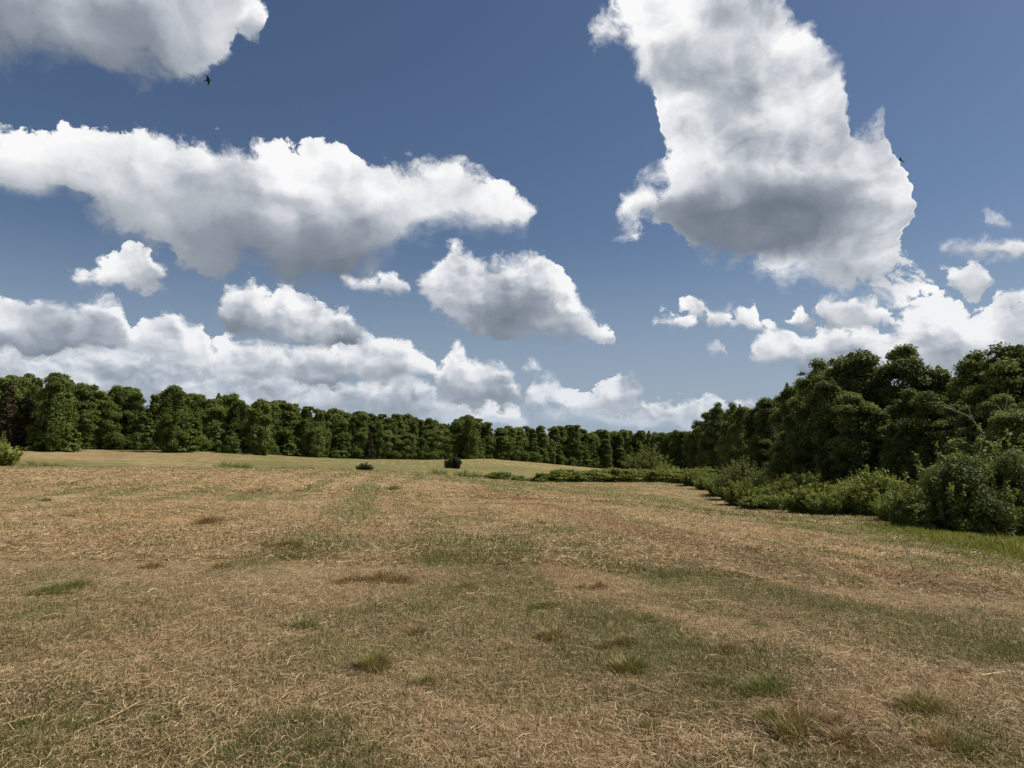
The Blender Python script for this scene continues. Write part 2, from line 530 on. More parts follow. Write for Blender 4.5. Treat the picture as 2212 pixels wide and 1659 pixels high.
def land(x, y):
    """height of the ground without the small bumps"""
    x, y = np.asarray(x, float), np.asarray(y, float)
    sh = x.shape
    x, y = np.atleast_1d(x.ravel()), np.atleast_1d(y.ravel())
    z = np.empty(len(x))
    for i in range(0, len(x), 60000):
        a, b = x[i:i + 60000], y[i:i + 60000]
        d = np.sqrt(a * a + b * b)
        s = np.minimum(1.0, 480.0 / np.maximum(d, 1))
        wx, wy = _warp(a * s, b * s)
        z[i:i + 60000] = _phi((wx[:, None] - _wx) ** 2 + (wy[:, None] - _wy) ** 2) @ _W[:_n] + _W[_n] + _W[_n + 1] * wx + _W[_n + 2] * wy
    return z.reshape(sh)


def bumps(x, y):
    d = np.sqrt(x * x + y * y)
    near = np.clip(1.3 - d / 90.0, 0.0, 1)
    h = ((fbm(x * 1.5 + 5, y * 1.5, 3) - 0.5) * 0.13 + (vnoise(x * 3.7, y * 3.7 + 9) - 0.5) * 0.035) * near + (fbm(x * 0.35, y * 0.35 + 40, 3) - 0.5) * 0.26 * np.clip(d / 6, 0.3, 1)
    # swaths left by the mower
    s = x * 0.99 + y * 0.13 + 1.6 * fbm(x * 0.05, y * 0.05, 2)
    return h + 0.03 * np.sin(s * 2.6) * np.clip(d / 15, 0.2, 1)


def ground(x, y):
    x, y = np.asarray(x, float), np.asarray(y, float)
    return land(x, y) + bumps(x, y)


def at(u, v, far=400.0, start=2.5):
    """the point of the ground seen at (u, v)"""
    x, y, z = ray(u, v)
    Y = np.geomspace(start, far, 900)
    X, Z = x / y * Y, EYE + z / y * Y
    below = np.nonzero(ground(X, Y) > Z)[0]
    i = below[0] if len(below) else len(Y) - 1
    return float(X[i]), float(Y[i]), float(ground(X[i], Y[i]))


# how green the turf is, from place to place
_GR = [(100, 1030, .1), (500, 1040, .15), (900, 1035, .35), (640, 1060, .4), (300, 1100, .12), (100, 1200, .05), (400, 1180, .05), (700, 1130, .2), (760, 1180, .5),
       (850, 1060, .6), (1000, 1060, .1), (1060, 1042, .6), (1300, 1060, .5), (1300, 1100, .05), (1500, 1070, .25), (1600, 1112, .5), (1150, 1110, .1), (1160, 1130, .45),
       (1050, 1200, .55), (1100, 1280, .6), (900, 1150, .2), (1350, 1170, .08), (1250, 1220, .35), (1400, 1250, .4), (1700, 1150, .1), (1900, 1130, .65), (1750, 1118, .6),
       (2000, 1170, .8), (2150, 1205, 1.0), (1900, 1200, .35), (2000, 1260, .05), (2200, 1300, .05), (1700, 1230, .2), (1600, 1290, .45), (1800, 1340, .5), (2100, 1370, .6),
       (2200, 1450, .55), (1400, 1350, .5), (1300, 1450, .5), (1000, 1320, .35), (800, 1250, .1), (500, 1230, .12), (100, 1250, .2), (250, 1290, .5), (100, 1370, .5),
       (300, 1350, .4), (600, 1400, .45), (400, 1450, .25), (100, 1480, .15), (100, 1560, .8), (300, 1600, .5), (700, 1620, .8), (800, 1480, .2), (900, 1550, .15),
       (1100, 1500, .4), (1000, 1420, .45), (1700, 1480, .8), (1600, 1500, .75), (1800, 1520, .4), (1900, 1480, .1), (1500, 1600, .1), (1300, 1620, .15), (1700, 1640, .45),
       (2100, 1600, .6), (2000, 1620, .4), (2200, 1560, .15), (100, 972, .45), (100, 985, .15), (100, 1001, .7), (300, 985, .2), (400, 980, .4), (400, 996, .3), (600, 988, .55), (600, 1002, .8), (750, 996, .6), (750, 1006, .8), (900, 1000, .55),
       (1000, 1003, .7), (1100, 1000, .45), (1200, 1010, .4), (1300, 1022, .35), (1000, 1027, .8), (1180, 1030, .5)]
_gp = np.array([at(u, v)[:2] for u, v, _ in _GR])
_gv = np.array([g for _, _, g in _GR])


def _polar(x, y):
    yy = np.maximum(y, 1.5)
    return np.arctan2(x, yy) * 1.6, np.log(np.hypot(x, yy) + 1.0) * 1.5


_gq = np.stack(_polar(_gp[:, 0], _gp[:, 1]))


# swaths left by mower and rake, each along its own line over the field: (line as seen, width, how green)
_SW = [([(2260, 1430), (1900, 1335), (1600, 1278), (1400, 1245), (1260, 1212), (1165, 1135), (1100, 1080), (1060, 1044)], 1.5, .85),
       ([(1500, 1640), (1400, 1470), (1250, 1350), (1130, 1280), (1050, 1200), (960, 1135), (880, 1075), (850, 1054)], 1.2, .75),
       ([(2260, 1300), (1900, 1240), (1600, 1180), (1350, 1150), (1200, 1112), (1085, 1066), (1000, 1046)], 1.3, .0),
       ([(1500, 1350), (1320, 1290), (1180, 1180), (1070, 1110), (970, 1060), (930, 1040)], 0.8, .05),
       ([(300, 1400), (560, 1290), (760, 1240), (870, 1150), (905, 1080), (890, 1045)], 1.0, .03),
       ([(-50, 1340), (300, 1275), (560, 1215), (740, 1165), (800, 1095), (770, 1058)], 0.8, .62),
       ([(-50, 1220), (300, 1180), (600, 1120), (700, 1075), (690, 1045)], 1.4, .04),
       ([(-50, 1093), (250, 1086), (450, 1082), (650, 1060), (690, 1040)], 0.45, .7),
       ([(-50, 1052), (250, 1048), (500, 1040)], 0.6, .55),
       ([(900, 1034), (1060, 1041), (1180, 1056), (1300, 1068), (1430, 1074), (1560, 1108), (1700, 1122), (1900, 1146), (2050, 1172), (2260, 1215)], 0.75, .9),
       ([(1350, 1650), (1700, 1560), (2000, 1480), (2260, 1450)], 0.5, .05)]


def _line(ps):
    q = [at(u, v)[:2] for u, v in ps]
    return q[:-1], q[1:]


_SWATH = [(*_line(ps), wd, val) for ps, wd, val in _SW]


def greenness(x, y):
    x, y = np.asarray(x, float), np.asarray(y, float)
    sh = x.shape
    x, y = x.ravel(), y.ravel()
    a, b = _polar(x, y)
    out = np.empty(len(x))
    for i in range(0, len(x), 60000):
        d2 = (a[i:i + 60000, None] - _gq[0]) ** 2 + (b[i:i + 60000, None] - _gq[1]) ** 2
        w = np.exp(-d2 / (2 * 0.085 ** 2)) + 1e-5 / (d2 + 0.01)
        out[i:i + 60000] = (w @ _gv) / w.sum(1)
    for pa, pb, wd, val in _SWATH:
        d = np.full(len(x), 1e9)
        for (ax, ay), (bx, by) in zip(pa, pb):
            ex, ey = bx - ax, by - ay
            t = np.clip(((x - ax) * ex + (y - ay) * ey) / (ex * ex + ey * ey + 1e-9), 0, 1)
            d = np.minimum(d, np.hypot(x - ax - t * ex, y - ay - t * ey))
        w = np.exp(-(d / (wd * (0.35 + np.hypot(x, y) * 0.022))) ** 2) * 0.85
        out = out * (1 - w) + val * w
    n1 = fbm(x * 0.9 + 31, y * 0.9 + 7, 4, 0.6) - 0.5
    n2 = fbm(x * 0.22 + 3, y * 0.22 + 70, 3) - 0.5
    row = np.sin((x * 0.99 + y * 0.13 + 1.6 * fbm(x * 0.05, y * 0.05, 2)) * 2.6 + 1.5 * n2)
    out = out + 0.17 * row * np.clip((np.hypot(x, y) - 4) / 10, 0, 1)
    return np.clip(out + n1 * 0.9 + n2 * 0.3, 0, 1).reshape(sh)


_RUSSET = [(_line([(2300, 1290), (1950, 1250), (1700, 1205), (1450, 1165)]), 2.0), (_line([(1450, 1165), (1280, 1120), (1150, 1085), (1040, 1055)]), 1.0), (_line([(1480, 1055), (1350, 1052), (1230, 1056)]), 0.7), (_line([(1560, 1500), (1760, 1575), (1900, 1640)]), 0.8), (_line([(740, 1256), (880, 1258)]), 0.5)]


def russet(x, y):
    """how far the cut stuff has turned reddish brown"""
    x, y = np.asarray(x, float), np.asarray(y, float)
    out = np.zeros(x.shape)
    for (pa, pb), wd in _RUSSET:
        d = np.full(x.shape, 1e9)
        for (ax, ay), (bx, by) in zip(pa, pb):
            ex, ey = bx - ax, by - ay
            t = np.clip(((x - ax) * ex + (y - ay) * ey) / (ex * ex + ey * ey + 1e-9), 0, 1)
            d = np.minimum(d, np.hypot(x - ax - t * ex, y - ay - t * ey))
        out = np.maximum(out, np.exp(-(d / (wd * (0.3 + np.hypot(x, y) * 0.03))) ** 2))
    return np.clip(out * (0.55 + fbm(x * 0.7, y * 0.7 + 3, 3)) , 0, 1)


# ------------------------------------------------------------------ materials
def material(name):
    m = bpy.data.materials.new(name)
    m.use_nodes = True
    m.node_tree.nodes.clear()
    g = Graph(m.node_tree)
    out = g.new('ShaderNodeOutputMaterial')
    return m, g, out


def attr(g, name):
    n = g.new('ShaderNodeAttribute', attribute_name=name)
    return n.outputs['Fac']


def leaf_material(name, dark, mid, light, trans=0.3, rough=0.6, spec=0.12, vary=0.35):
    m, g, out = material(name)
    tone = attr(g, 'tone')
    oi = g.new('ShaderNodeObjectInfo')
    t = g.m('ADD', tone, g.m('MULTIPLY', g.m('SUBTRACT', oi.outputs['Random'], 0.5), vary), clamp=True)
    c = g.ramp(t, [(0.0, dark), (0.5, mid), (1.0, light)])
    p = g.new('ShaderNodeBsdfPrincipled')
    g.put(p.inputs['Base Color'], c)
    p.inputs['Roughness'].default_value = rough
    p.inputs['Specular IOR Level'].default_value = spec
    tr = g.new('ShaderNodeBsdfTranslucent')
    g.put(tr.inputs['Color'], g.mix(0.45, c, g.vm('MULTIPLY', c, (1.3, 1.25, 0.5))))
    ms = g.new('ShaderNodeMixShader')
    ms.inputs[0].default_value = trans
    g.t.links.new(p.outputs[0], ms.inputs[1])
    g.t.links.new(tr.outputs[0], ms.inputs[2])
    g.t.links.new(ms.outputs[0], out.inputs['Surface'])
    return m


def plain_material(name, c0, c1, scale=6.0, rough=0.85, stretch=(1, 1, 1)):
    m, g, out = material(name)
    tc_ = g.new('ShaderNodeTexCoord')
    v = g.vm('MULTIPLY', tc_.outputs['Object'], stretch)
    n = g.noise(v, scale, 5, 0.6)
    p = g.new('ShaderNodeBsdfPrincipled')
    g.put(p.inputs['Base Color'], g.mix(g.smooth(n, 0.35, 0.65), c0, c1))
    p.inputs['Roughness'].default_value = rough
    p.inputs['Specular IOR Level'].default_value = 0.15
    b = g.new('ShaderNodeBump')
    b.inputs['Strength'].default_value = 0.6
    b.inputs['Distance'].default_value = 0.03
    g.put(b.inputs['Height'], n)
    g.t.links.new(b.outputs[0], p.inputs['Normal'])
    g.t.links.new(p.outputs[0], out.inputs['Surface'])
    return m


M_BARK = plain_material('bark', (0.10, 0.085, 0.07), (0.19, 0.17, 0.145), 3.0, stretch=(4, 4, 0.7))
M_DEADWOOD = plain_material('pale_dead_wood', (0.26, 0.22, 0.17), (0.40, 0.35, 0.28), 5.0, stretch=(4, 4, 0.7))
M_STALK = plain_material('dry_stalk', (0.06, 0.05, 0.035), (0.12, 0.10, 0.065), 20.0)
M_BIRD = plain_material('dark_feathers', (0.012, 0.014, 0.02), (0.03, 0.032, 0.04), 30.0, rough=0.6)
M_LEAF = leaf_material('broad_leaves', (0.070, 0.094, 0.022), (0.118, 0.152, 0.035), (0.175, 0.205, 0.054), trans=0.42, vary=0.55)
M_LEAF_NEAR = leaf_material('wood_edge_leaves', (0.064, 0.082, 0.021), (0.112, 0.138, 0.034), (0.175, 0.198, 0.056), trans=0.42, rough=0.55, spec=0.15, vary=0.75)
M_CEDAR = leaf_material('cedar_foliage', (0.034, 0.030, 0.015), (0.050, 0.043, 0.020), (0.068, 0.056, 0.026), trans=0.1)
M_PINE = leaf_material('light_green_foliage', (0.060, 0.090, 0.020), (0.100, 0.142, 0.031), (0.145, 0.185, 0.044))
M_SHRUB = leaf_material('shrub_leaves', (0.105, 0.132, 0.024), (0.168, 0.200, 0.038), (0.24, 0.26, 0.064), vary=0.6)
M_SHRUB_DARK = leaf_material('dark_shrub_leaves', (0.026, 0.034, 0.012), (0.046, 0.056, 0.019), (0.075, 0.084, 0.030), trans=0.15)
M_FEATHER = leaf_material('yellow_green_leaves', (0.090, 0.115, 0.026), (0.130, 0.155, 0.038), (0.170, 0.185, 0.055), trans=0.35)
M_STRAW = leaf_material('cut_straw', (0.125, 0.080, 0.040), (0.375, 0.258, 0.132), (0.56, 0.43, 0.25), trans=0.15, rough=0.6, spec=0.25, vary=0)
M_GRASS = leaf_material('short_grass', (0.066, 0.074, 0.022), (0.130, 0.138, 0.044), (0.24, 0.215, 0.090), trans=0.3, rough=0.5, vary=0)
M_TUFT = leaf_material('tuft_grass', (0.085, 0.085, 0.026), (0.185, 0.165, 0.055), (0.36, 0.28, 0.12), trans=0.25, rough=0.55, vary=0)
M_WEED = leaf_material('green_weed', (0.050, 0.080, 0.020), (0.085, 0.125, 0.030), (0.13, 0.17, 0.045), trans=0.3)

# the turf
M_FIELD, g, out = material('mown_field')
tcg = g.new('ShaderNodeTexCoord')
ov = tcg.outputs['Object']
gx, gy, gz = g.sep(ov)
green = attr(g, 'green')
dist = g.vm('LENGTH', ov, out=1)
n_f = g.noise(ov, 9.0, 6, 0.65)
n_m = g.noise(ov, 1.7, 5, 0.6)
n_l = g.noise(ov, 0.16, 4, 0.55)
sv = g.xyz(g.m('ADD', g.m('MULTIPLY', gx, 0.99), g.m('MULTIPLY', gy, 0.13)), g.m('ADD', g.m('MULTIPLY', gx, -0.13), g.m('MULTIPLY', gy, 0.99)))
n_s = g.noise(g.vm('MULTIPLY', sv, (1.0, 0.05, 1)), 1.0, 4, 0.6)          # long swaths
n_b = g.noise(g.vm('MULTIPLY', ov, (0.5, 0.9, 1)), 0.9, 6, 0.7)
straw = g.ramp(g.m('ADD', g.m('MULTIPLY', n_f, 0.55), g.m('MULTIPLY', n_b, 0.45)),
               [(0.30, (0.085, 0.058, 0.030)), (0.44, (0.206, 0.146, 0.077)), (0.56, (0.308, 0.226, 0.122)), (0.72, (0.43, 0.325, 0.188))])
pink = g.vm('MULTIPLY', straw, (1.03, 0.93, 0.87))
straw = g.mix(g.smooth(n_l, 0.42, 0.60), straw, pink)
straw = g.mix(g.m('MULTIPLY', attr(g, 'russet'), 0.75), straw, g.vm('MULTIPLY', straw, (0.84, 0.68, 0.62)))
grass = g.ramp(g.m('ADD', g.m('MULTIPLY', n_f, 0.6), g.m('MULTIPLY', n_m, 0.4)), [(0.32, (0.060, 0.062, 0.022)), (0.5, (0.128, 0.125, 0.045)), (0.68, (0.22, 0.195, 0.080))])
gf = g.m('ADD', green, g.m('MULTIPLY', g.m('SUBTRACT', n_s, 0.5), 0.9))
gf = g.m('ADD', gf, g.m('MULTIPLY', g.m('SUBTRACT', n_m, 0.5), 0.8))
fcol = g.mix(g.smooth(gf, 0.12, 0.70, 0.0, 0.95), straw, grass)
soil = g.smooth(n_b, 0.36, 0.26, 0.0, 0.6)
fcol = g.mix(soil, fcol, (0.085, 0.060, 0.035))
# far off the rows of cut grass lie across the view, bleached on top
rows = g.noise(g.vm('MULTIPLY', ov, (0.035, 0.42, 0.4)), 1.0, 6, 0.72)
up = g.smooth(gy, 100, 125)
fcol = g.mix(g.m('MULTIPLY', up, g.smooth(rows, 0.50, 0.66, 0.0, 0.5)), fcol, (0.34, 0.275, 0.125))
fcol = g.mix(g.m('MULTIPLY', up, g.smooth(rows, 0.46, 0.32, 0.0, 0.6)), fcol, (0.12, 0.105, 0.042))
# close by the litter is built as blades and stems, with shade between them painted into the thatch and soil colour below
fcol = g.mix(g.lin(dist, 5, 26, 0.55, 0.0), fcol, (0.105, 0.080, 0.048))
pf = g.new('ShaderNodeBsdfPrincipled')
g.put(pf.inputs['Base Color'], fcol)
pf.inputs['Roughness'].default_value = 0.95
pf.inputs['Specular IOR Level'].default_value = 0.05
bm = g.new('ShaderNodeBump')
bm.inputs['Strength'].default_value = 0.9
g.put(bm.inputs['Distance'], g.lin(dist, 5, 120, 0.05, 0.35))
g.put(bm.inputs['Height'], g.m('ADD', g.m('MULTIPLY', n_f, 0.35), g.m('ADD', g.m('MULTIPLY', n_b, 0.7), g.m('MULTIPLY', n_s, 0.5))))
g.t.links.new(bm.outputs[0], pf.inputs['Normal'])
g.t.links.new(pf.outputs[0], out.inputs['Surface'])

# ------------------------------------------------------------------ the field: one sheet out to the horizon
_rows = np.concatenate([-np.geomspace(4000, 26, 14), np.linspace(-24, 2, 20), np.geomspace(2.3, 330, 470), np.geomspace(345, 5000, 18)])
_cols = np.sinh(np.linspace(-2.2, 2.2, 330)) / math.sinh(2.2)
_half = np.where(_rows < 2, np.abs(_rows) * 1.3 + 30, _rows * 1.35 + 27)
FX = _cols[None, :] * _half[:, None]
FY = np.repeat(_rows[:, None], len(_cols), 1)
FZ = ground(FX, FY)
_nr, _nc = FX.shape
_idx = np.arange(_nr * _nc).reshape(_nr, _nc)
_q = np.stack([_idx[:-1, :-1], _idx[:-1, 1:], _idx[1:, 1:], _idx[1:, :-1]], -1).reshape(-1, 4)
_v = np.stack([FX, FY, FZ], -1).reshape(-1, 3)
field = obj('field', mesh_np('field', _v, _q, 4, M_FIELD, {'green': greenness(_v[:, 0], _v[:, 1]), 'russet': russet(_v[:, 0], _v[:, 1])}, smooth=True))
tag(field, kind='structure')

# ------------------------------------------------------------------ trees: prototypes
RNG = np.random.default_rng(5)


def unit(a):
    return a / np.maximum(np.linalg.norm(a, axis=-1, keepdims=True), 1e-9)


def leaves(c, nrm, size, tone, rng, ratio=0.55, along=None):
    """a diamond leaf (or leaf clump) at every C, facing NRM; returns verts, faces, tone per face"""
    n = len(c)
    t = rng.normal(size=(n, 3)) if along is None else along + rng.normal(size=(n, 3)) * 0.25
    t = unit(t - nrm * (t * nrm).sum(1, keepdims=True))
    s = np.cross(nrm, t)
    a = size[:, None]
    fold = nrm * a * rng.uniform(-.12, .12, (n, 1))
    v = np.stack([c - t * a, c + s * a * ratio + fold, c + t * a, c - s * a * ratio + fold], 1).reshape(-1, 3)
    return v, np.arange(4 * n).reshape(n, 4), tone


def tube(path, radii, sides):
    path = np.asarray(path, float)
    d = unit(np.gradient(path, axis=0))
    ref = np.where(np.abs(d[:, 2:3]) > 0.9, np.array([[1.0, 0, 0]]), np.array([[0, 0, 1.0]]))
    a = unit(np.cross(d, ref))
    b = np.cross(d, a)
    th = np.linspace(0, 2 * np.pi, sides, endpoint=False)
    ring = a[:, None] * np.cos(th)[None, :, None] + b[:, None] * np.sin(th)[None, :, None]
    v = path[:, None] + ring * np.asarray(radii)[:, None, None]
    k = len(path)
    i = np.arange(k * sides).reshape(k, sides)
    j = np.roll(i, -1, 1)
    f = np.stack([i[:-1], j[:-1], j[1:], i[1:]], -1).reshape(-1, 4)
    return v.reshape(-1, 3), f


def join(parts):
    vs, fs, ts, o = [], [], [], 0
    for p in parts:
        vs.append(p[0])
        fs.append(p[1] + o)
        if len(p) > 2:
            ts.append(p[2])
        o += len(p[0])
    return np.concatenate(vs), np.concatenate(fs), (np.concatenate(ts) if ts else None)


def limb(p0, p1, r0, r1, rng, sides=5, n=5, sag=0.12):
    t = np.linspace(0, 1, n)[:, None]
    p0, p1 = np.asarray(p0, float), np.asarray(p1, float)
    L = np.linalg.norm(p1 - p0)
    w = np.cumsum(rng.normal(size=(n, 3)), 0) * 0.03 * L
    w -= w[:1] * (1 - t) + w[-1:] * t
    path = p0 * (1 - t) + p1 * t + w + np.array([0, 0, 1.0]) * sag * L * t * (1 - t)
    return tube(path, np.linspace(r0, r1, n), sides)


def broadleaf(seed, H, rad, base, n_lobe, n_leaf, leaf, mat, top=0.55, lean=0.0, sides=6, lob=(0.13, 0.30), loose=0.22, boughs=None, dome=False):
    """(trunk, crown) of a broad-leaved tree: limbs, and leafy lobes spread unevenly through the crown"""
    rng = np.random.default_rng(seed)
    rz = H * (1 - base) / 2
    nb = boughs or max(7, n_lobe // 6)                       # boughs, each a bunch of lobes
    bt = (np.arange(nb) + rng.uniform(0.1, 0.9, nb)) / nb
    ba = np.arange(nb) * 2.4 + rng.uniform(-.5, .5, nb)
    levels = (1.0, 1.0, .82, .55, .3, .12) if dome else (.62, .84, 1.0, .55 + .4 * top, .25 + .5 * top, .35 * top)
    prof = np.interp(bt, (0, .12, .5, .75, .9, 1), levels) * rng.uniform(0.72, 1.12, nb)
    br = rad * prof * rng.uniform(0.5, 0.85, nb)
    bc = np.stack([np.cos(ba) * br + lean * 0.5, np.sin(ba) * br, H * (base + (0.93 - base) * bt)], 1)
    own = np.arange(n_lobe) % nb
    d = unit(rng.normal(size=(n_lobe, 3)))
    c = bc[own] + d * rng.uniform(0.3, 1.0, (n_lobe, 1)) * rad * np.array([[.44, .44, .46]]) * rng.uniform(.7, 1.2, (nb, 1))[own]
    c[:, 2] = np.clip(c[:, 2], 0.04 * H, H * 0.965)
    zc = H * (base + 1) / 2
    lr = rng.uniform(lob[0], lob[1], n_lobe) * min(rad, rz)
    parts = []
    per = np.maximum(8, (n_leaf * lr ** 2 / (lr ** 2).sum()).astype(int))
    core = np.array([lean * 0.5, 0, zc])
    lt = rng.uniform(0.15, 0.85, n_lobe)
    for i in range(n_lobe):
        k = per[i]
        q = unit(rng.normal(size=(k * 2, 3)))
        outw = unit(c[i] - core + [0, 0, 0.4 * rad])
        keep = (q @ outw + 0.45 * q[:, 2]) > rng.uniform(-1.0, 0.35, k * 2)
        q = q[keep][:k]
        k = len(q)
        rad_i = lr[i] * (0.45 + 0.75 * rng.random((k, 1)) + 0.35 * rng.random((k, 1)) ** 4) * np.array([[1.1, 1.1, 0.95]])
        pos = c[i] + q * rad_i
        nr = unit(q * 0.7 + outw * 0.35 + [0, 0, 0.35] + rng.normal(size=(k, 3)) * 0.6)
        tone = np.clip(lt[i] + rng.normal(size=k) * 0.16, 0, 1)
        parts.append(leaves(pos, nr, leaf * rng.uniform(0.6, 1.3, k), tone, rng))
    # sprays between the boughs
    k = int(n_leaf * loose)
    z = rng.random(k) ** 0.9
    pr_ = np.interp(z, (0, .12, .5, .75, .9, 1), levels) * rad * np.sqrt(rng.random(k)) * 1.08
    a = rng.uniform(0, 6.28, k)
    rg = 0.82 + 0.3 * np.sin(a * 3 + z * 9 + seed) * np.sin(a * 2 - z * 14)
    pos = np.stack([np.cos(a) * pr_ * rg + lean * .5, np.sin(a) * pr_ * rg, H * (base + (0.97 - base) * z)], 1)
    o = unit(np.stack([np.cos(a), np.sin(a), 0.5 + 0 * a], 1) + rng.normal(size=(k, 3)) * 0.6)
    parts.append(leaves(pos, o, leaf * rng.uniform(0.6, 1.3, k), np.clip(rng.normal(.5, .2, k), 0, 1), rng))
    # leaders standing out of the top
    for i in range(6):
        a, q = rng.uniform(0, 6.28), rng.uniform(0.05, 0.75) * rad * top
        k = int(n_leaf * 0.006) + 6
        f0 = H * rng.uniform(0.80, 0.93)
        s_ = rng.random(k)
        pos = np.stack([np.cos(a) * q + rng.normal(size=k) * .085 * rad * (1.3 - s_), np.sin(a) * q + rng.normal(size=k) * .085 * rad * (1.3 - s_), f0 + s_ * H * rng.uniform(.04, .085)], 1)
        parts.append(leaves(pos, unit(rng.normal(size=(k, 3)) + [0, 0, .4]), leaf * rng.uniform(.5, 1.1, k), np.clip(rng.normal(.55, .2, k), 0, 1), rng))
    cv, cf, ct = join(parts)
    hi = H * 0.82
    tr = [limb((0, 0, -0.3), (lean * 0.4, 0, hi), 0.021 * H + 0.04, 0.03, rng, sides, 8, 0.0)]
    for i in rng.permutation(n_lobe)[:int(min(n_lobe, 16))]:
        z0 = np.clip(c[i][2] * rng.uniform(0.45, 0.75), 0.15 * H, hi * 0.95)
        tr.append(limb((lean * 0.4 * z0 / hi, 0, z0), c[i], 0.010 * H * (1 - 0.6 * z0 / H) + 0.012, 0.012, rng, max(4, sides - 2)))
    tv, tf, _ = join(tr)
    return (mesh_np('trunk', tv, tf, 4, M_BARK, smooth=True), mesh_np('crown', cv, cf, 4, mat, {'tone': ct}))


def layered(seed, H, rad, n_layer, per, leaf, mat, base=0.05, droop=0.15, power=0.8, ratio=0.5, sides=5):
    """a tree whose branches stand in tiers, narrowing to the top"""
    rng = np.random.default_rng(seed)
    parts, tr = [], [limb((0, 0, -0.3), (0, 0, H * 0.97), 0.016 * H + 0.03, 0.02, rng, sides, 7, 0)]
    for L in range(n_layer):
        t = (L + rng.uniform(-.3, .3)) / n_layer
        t = min(max(t, 0), 0.98)
        z = H * (base + (1 - base) * t)
        r = rad * (1 - t) ** power * rng.uniform(0.8, 1.1) + 0.12
        nb = rng.integers(4, 7)
        a0 = rng.uniform(0, 6.28)
        for b in range(nb):
            a = a0 + 6.28 * b / nb + rng.normal() * 0.25
            rb = r * rng.uniform(0.7, 1.1)
            e = np.array([math.cos(a) * rb, math.sin(a) * rb, z - droop * rb + rng.normal() * 0.1])
            tr.append(limb((0, 0, z), e, 0.02 + 0.004 * rb, 0.008, rng, 4, 3, 0.1))
            k = int(per * rb / rad) + 4
            s = rng.uniform(0.12, 1.05, k) ** 0.75
            side = rng.normal(size=k) * 0.24 * rb * (1.1 - 0.5 * s)
            perp = np.array([-math.sin(a), math.cos(a), 0])
            pos = np.array([0, 0, z]) + (e - [0, 0, z]) * s[:, None] + perp * side[:, None] + [0, 0, 1] * (0.1 * rb * s * (1 - s) * 4 + rng.normal(size=k) * 0.10 * (0.5 + rb * 0.25))[:, None]
            nr = unit(np.array([math.cos(a) * 0.45, math.sin(a) * 0.45, 0.75]) + rng.normal(size=(k, 3)) * 0.5)
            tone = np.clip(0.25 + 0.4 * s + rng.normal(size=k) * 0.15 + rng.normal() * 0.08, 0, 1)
            parts.append(leaves(pos, nr, leaf * rng.uniform(0.6, 1.25, k), tone, rng, ratio))
    cv, cf, ct = join(parts)
    tv, tf, _ = join(tr)
    return (mesh_np('trunk', tv, tf, 4, M_BARK, smooth=True), mesh_np('crown', cv, cf, 4, mat, {'tone': ct}))


def shooty(seed, H, rad, n_shoot, per, leaf, mat, spread=0.6, ratio=0.32, lobes=0, hvar=0.45, sides=3):
    """a thicket of rising shoots, each leafy along its upper part"""
    rng = np.random.default_rng(seed)
    parts, st = [], []
    for i in range(n_shoot):
        a, q = rng.uniform(0, 6.28), math.sqrt(rng.random())
        foot = np.array([math.cos(a) * q * rad * 0.55, math.sin(a) * q * rad * 0.55, -0.08])
        h = H * (1 - hvar * rng.random()) * (1 - 0.45 * q * q)
        a2 = a + rng.normal() * 0.4
        tip = np.array([math.cos(a2) * q * rad * rng.uniform(0.75, 1.1), math.sin(a2) * q * rad * rng.uniform(0.75, 1.1), h])
        tip[:2] += rng.normal(size=2) * 0.08 * H * spread
        t = np.linspace(0, 1, 5)[:, None]
        bend = np.array([math.cos(a2), math.sin(a2), 0]) * 0.12 * h
        path = foot * (1 - t) + tip * t - bend * (t * (1 - t)) * 1.5
        st.append(tube(path, np.linspace(0.004 * H + 0.006, 0.003, 5), sides))
        k = per
        s = rng.uniform(0.10, 1.03, k)[:, None]
        axis = unit(tip - foot)
        pos = foot * (1 - s) + tip * s - bend * (s * (1 - s)) * 1.5
        o = unit(rng.normal(size=(k, 3)))
        pos = pos + o * (leaf * 1.1 + 0.07 * H * (1.15 - s)) * rng.uniform(0.3, 1.0, (k, 1))
        nr = unit(o * 0.55 + [0, 0, 0.6] + rng.normal(size=(k, 3)) * 0.45)
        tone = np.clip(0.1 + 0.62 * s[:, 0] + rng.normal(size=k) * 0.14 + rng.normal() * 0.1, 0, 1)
        parts.append(leaves(pos, nr, leaf * rng.uniform(0.6, 1.3, k), tone, rng, ratio, along=o * 0.6 + axis * 0.9))
    cv, cf, ct = join(parts)
    sv_, sf, _ = join(st)
    return (mesh_np('stem', sv_, sf, 4, M_BARK, smooth=True), mesh_np('foliage', cv, cf, 4, mat, {'tone': ct}))


def plant(name, proto, x, y, label, cat, group=None, s=1.0, rz=None, sink=0.0):
    """a thing: an Empty at the foot, with the woody part and the leafy part under it"""
    rz = RNG.uniform(0, 6.28) if rz is None else rz
    r = empty(name, (x, y, float(ground(x, y)) - sink), rz, s)
    tag(r, label, cat, group)
    for me in proto:
        obj(me.name.split('.')[0], me, r)
    return r


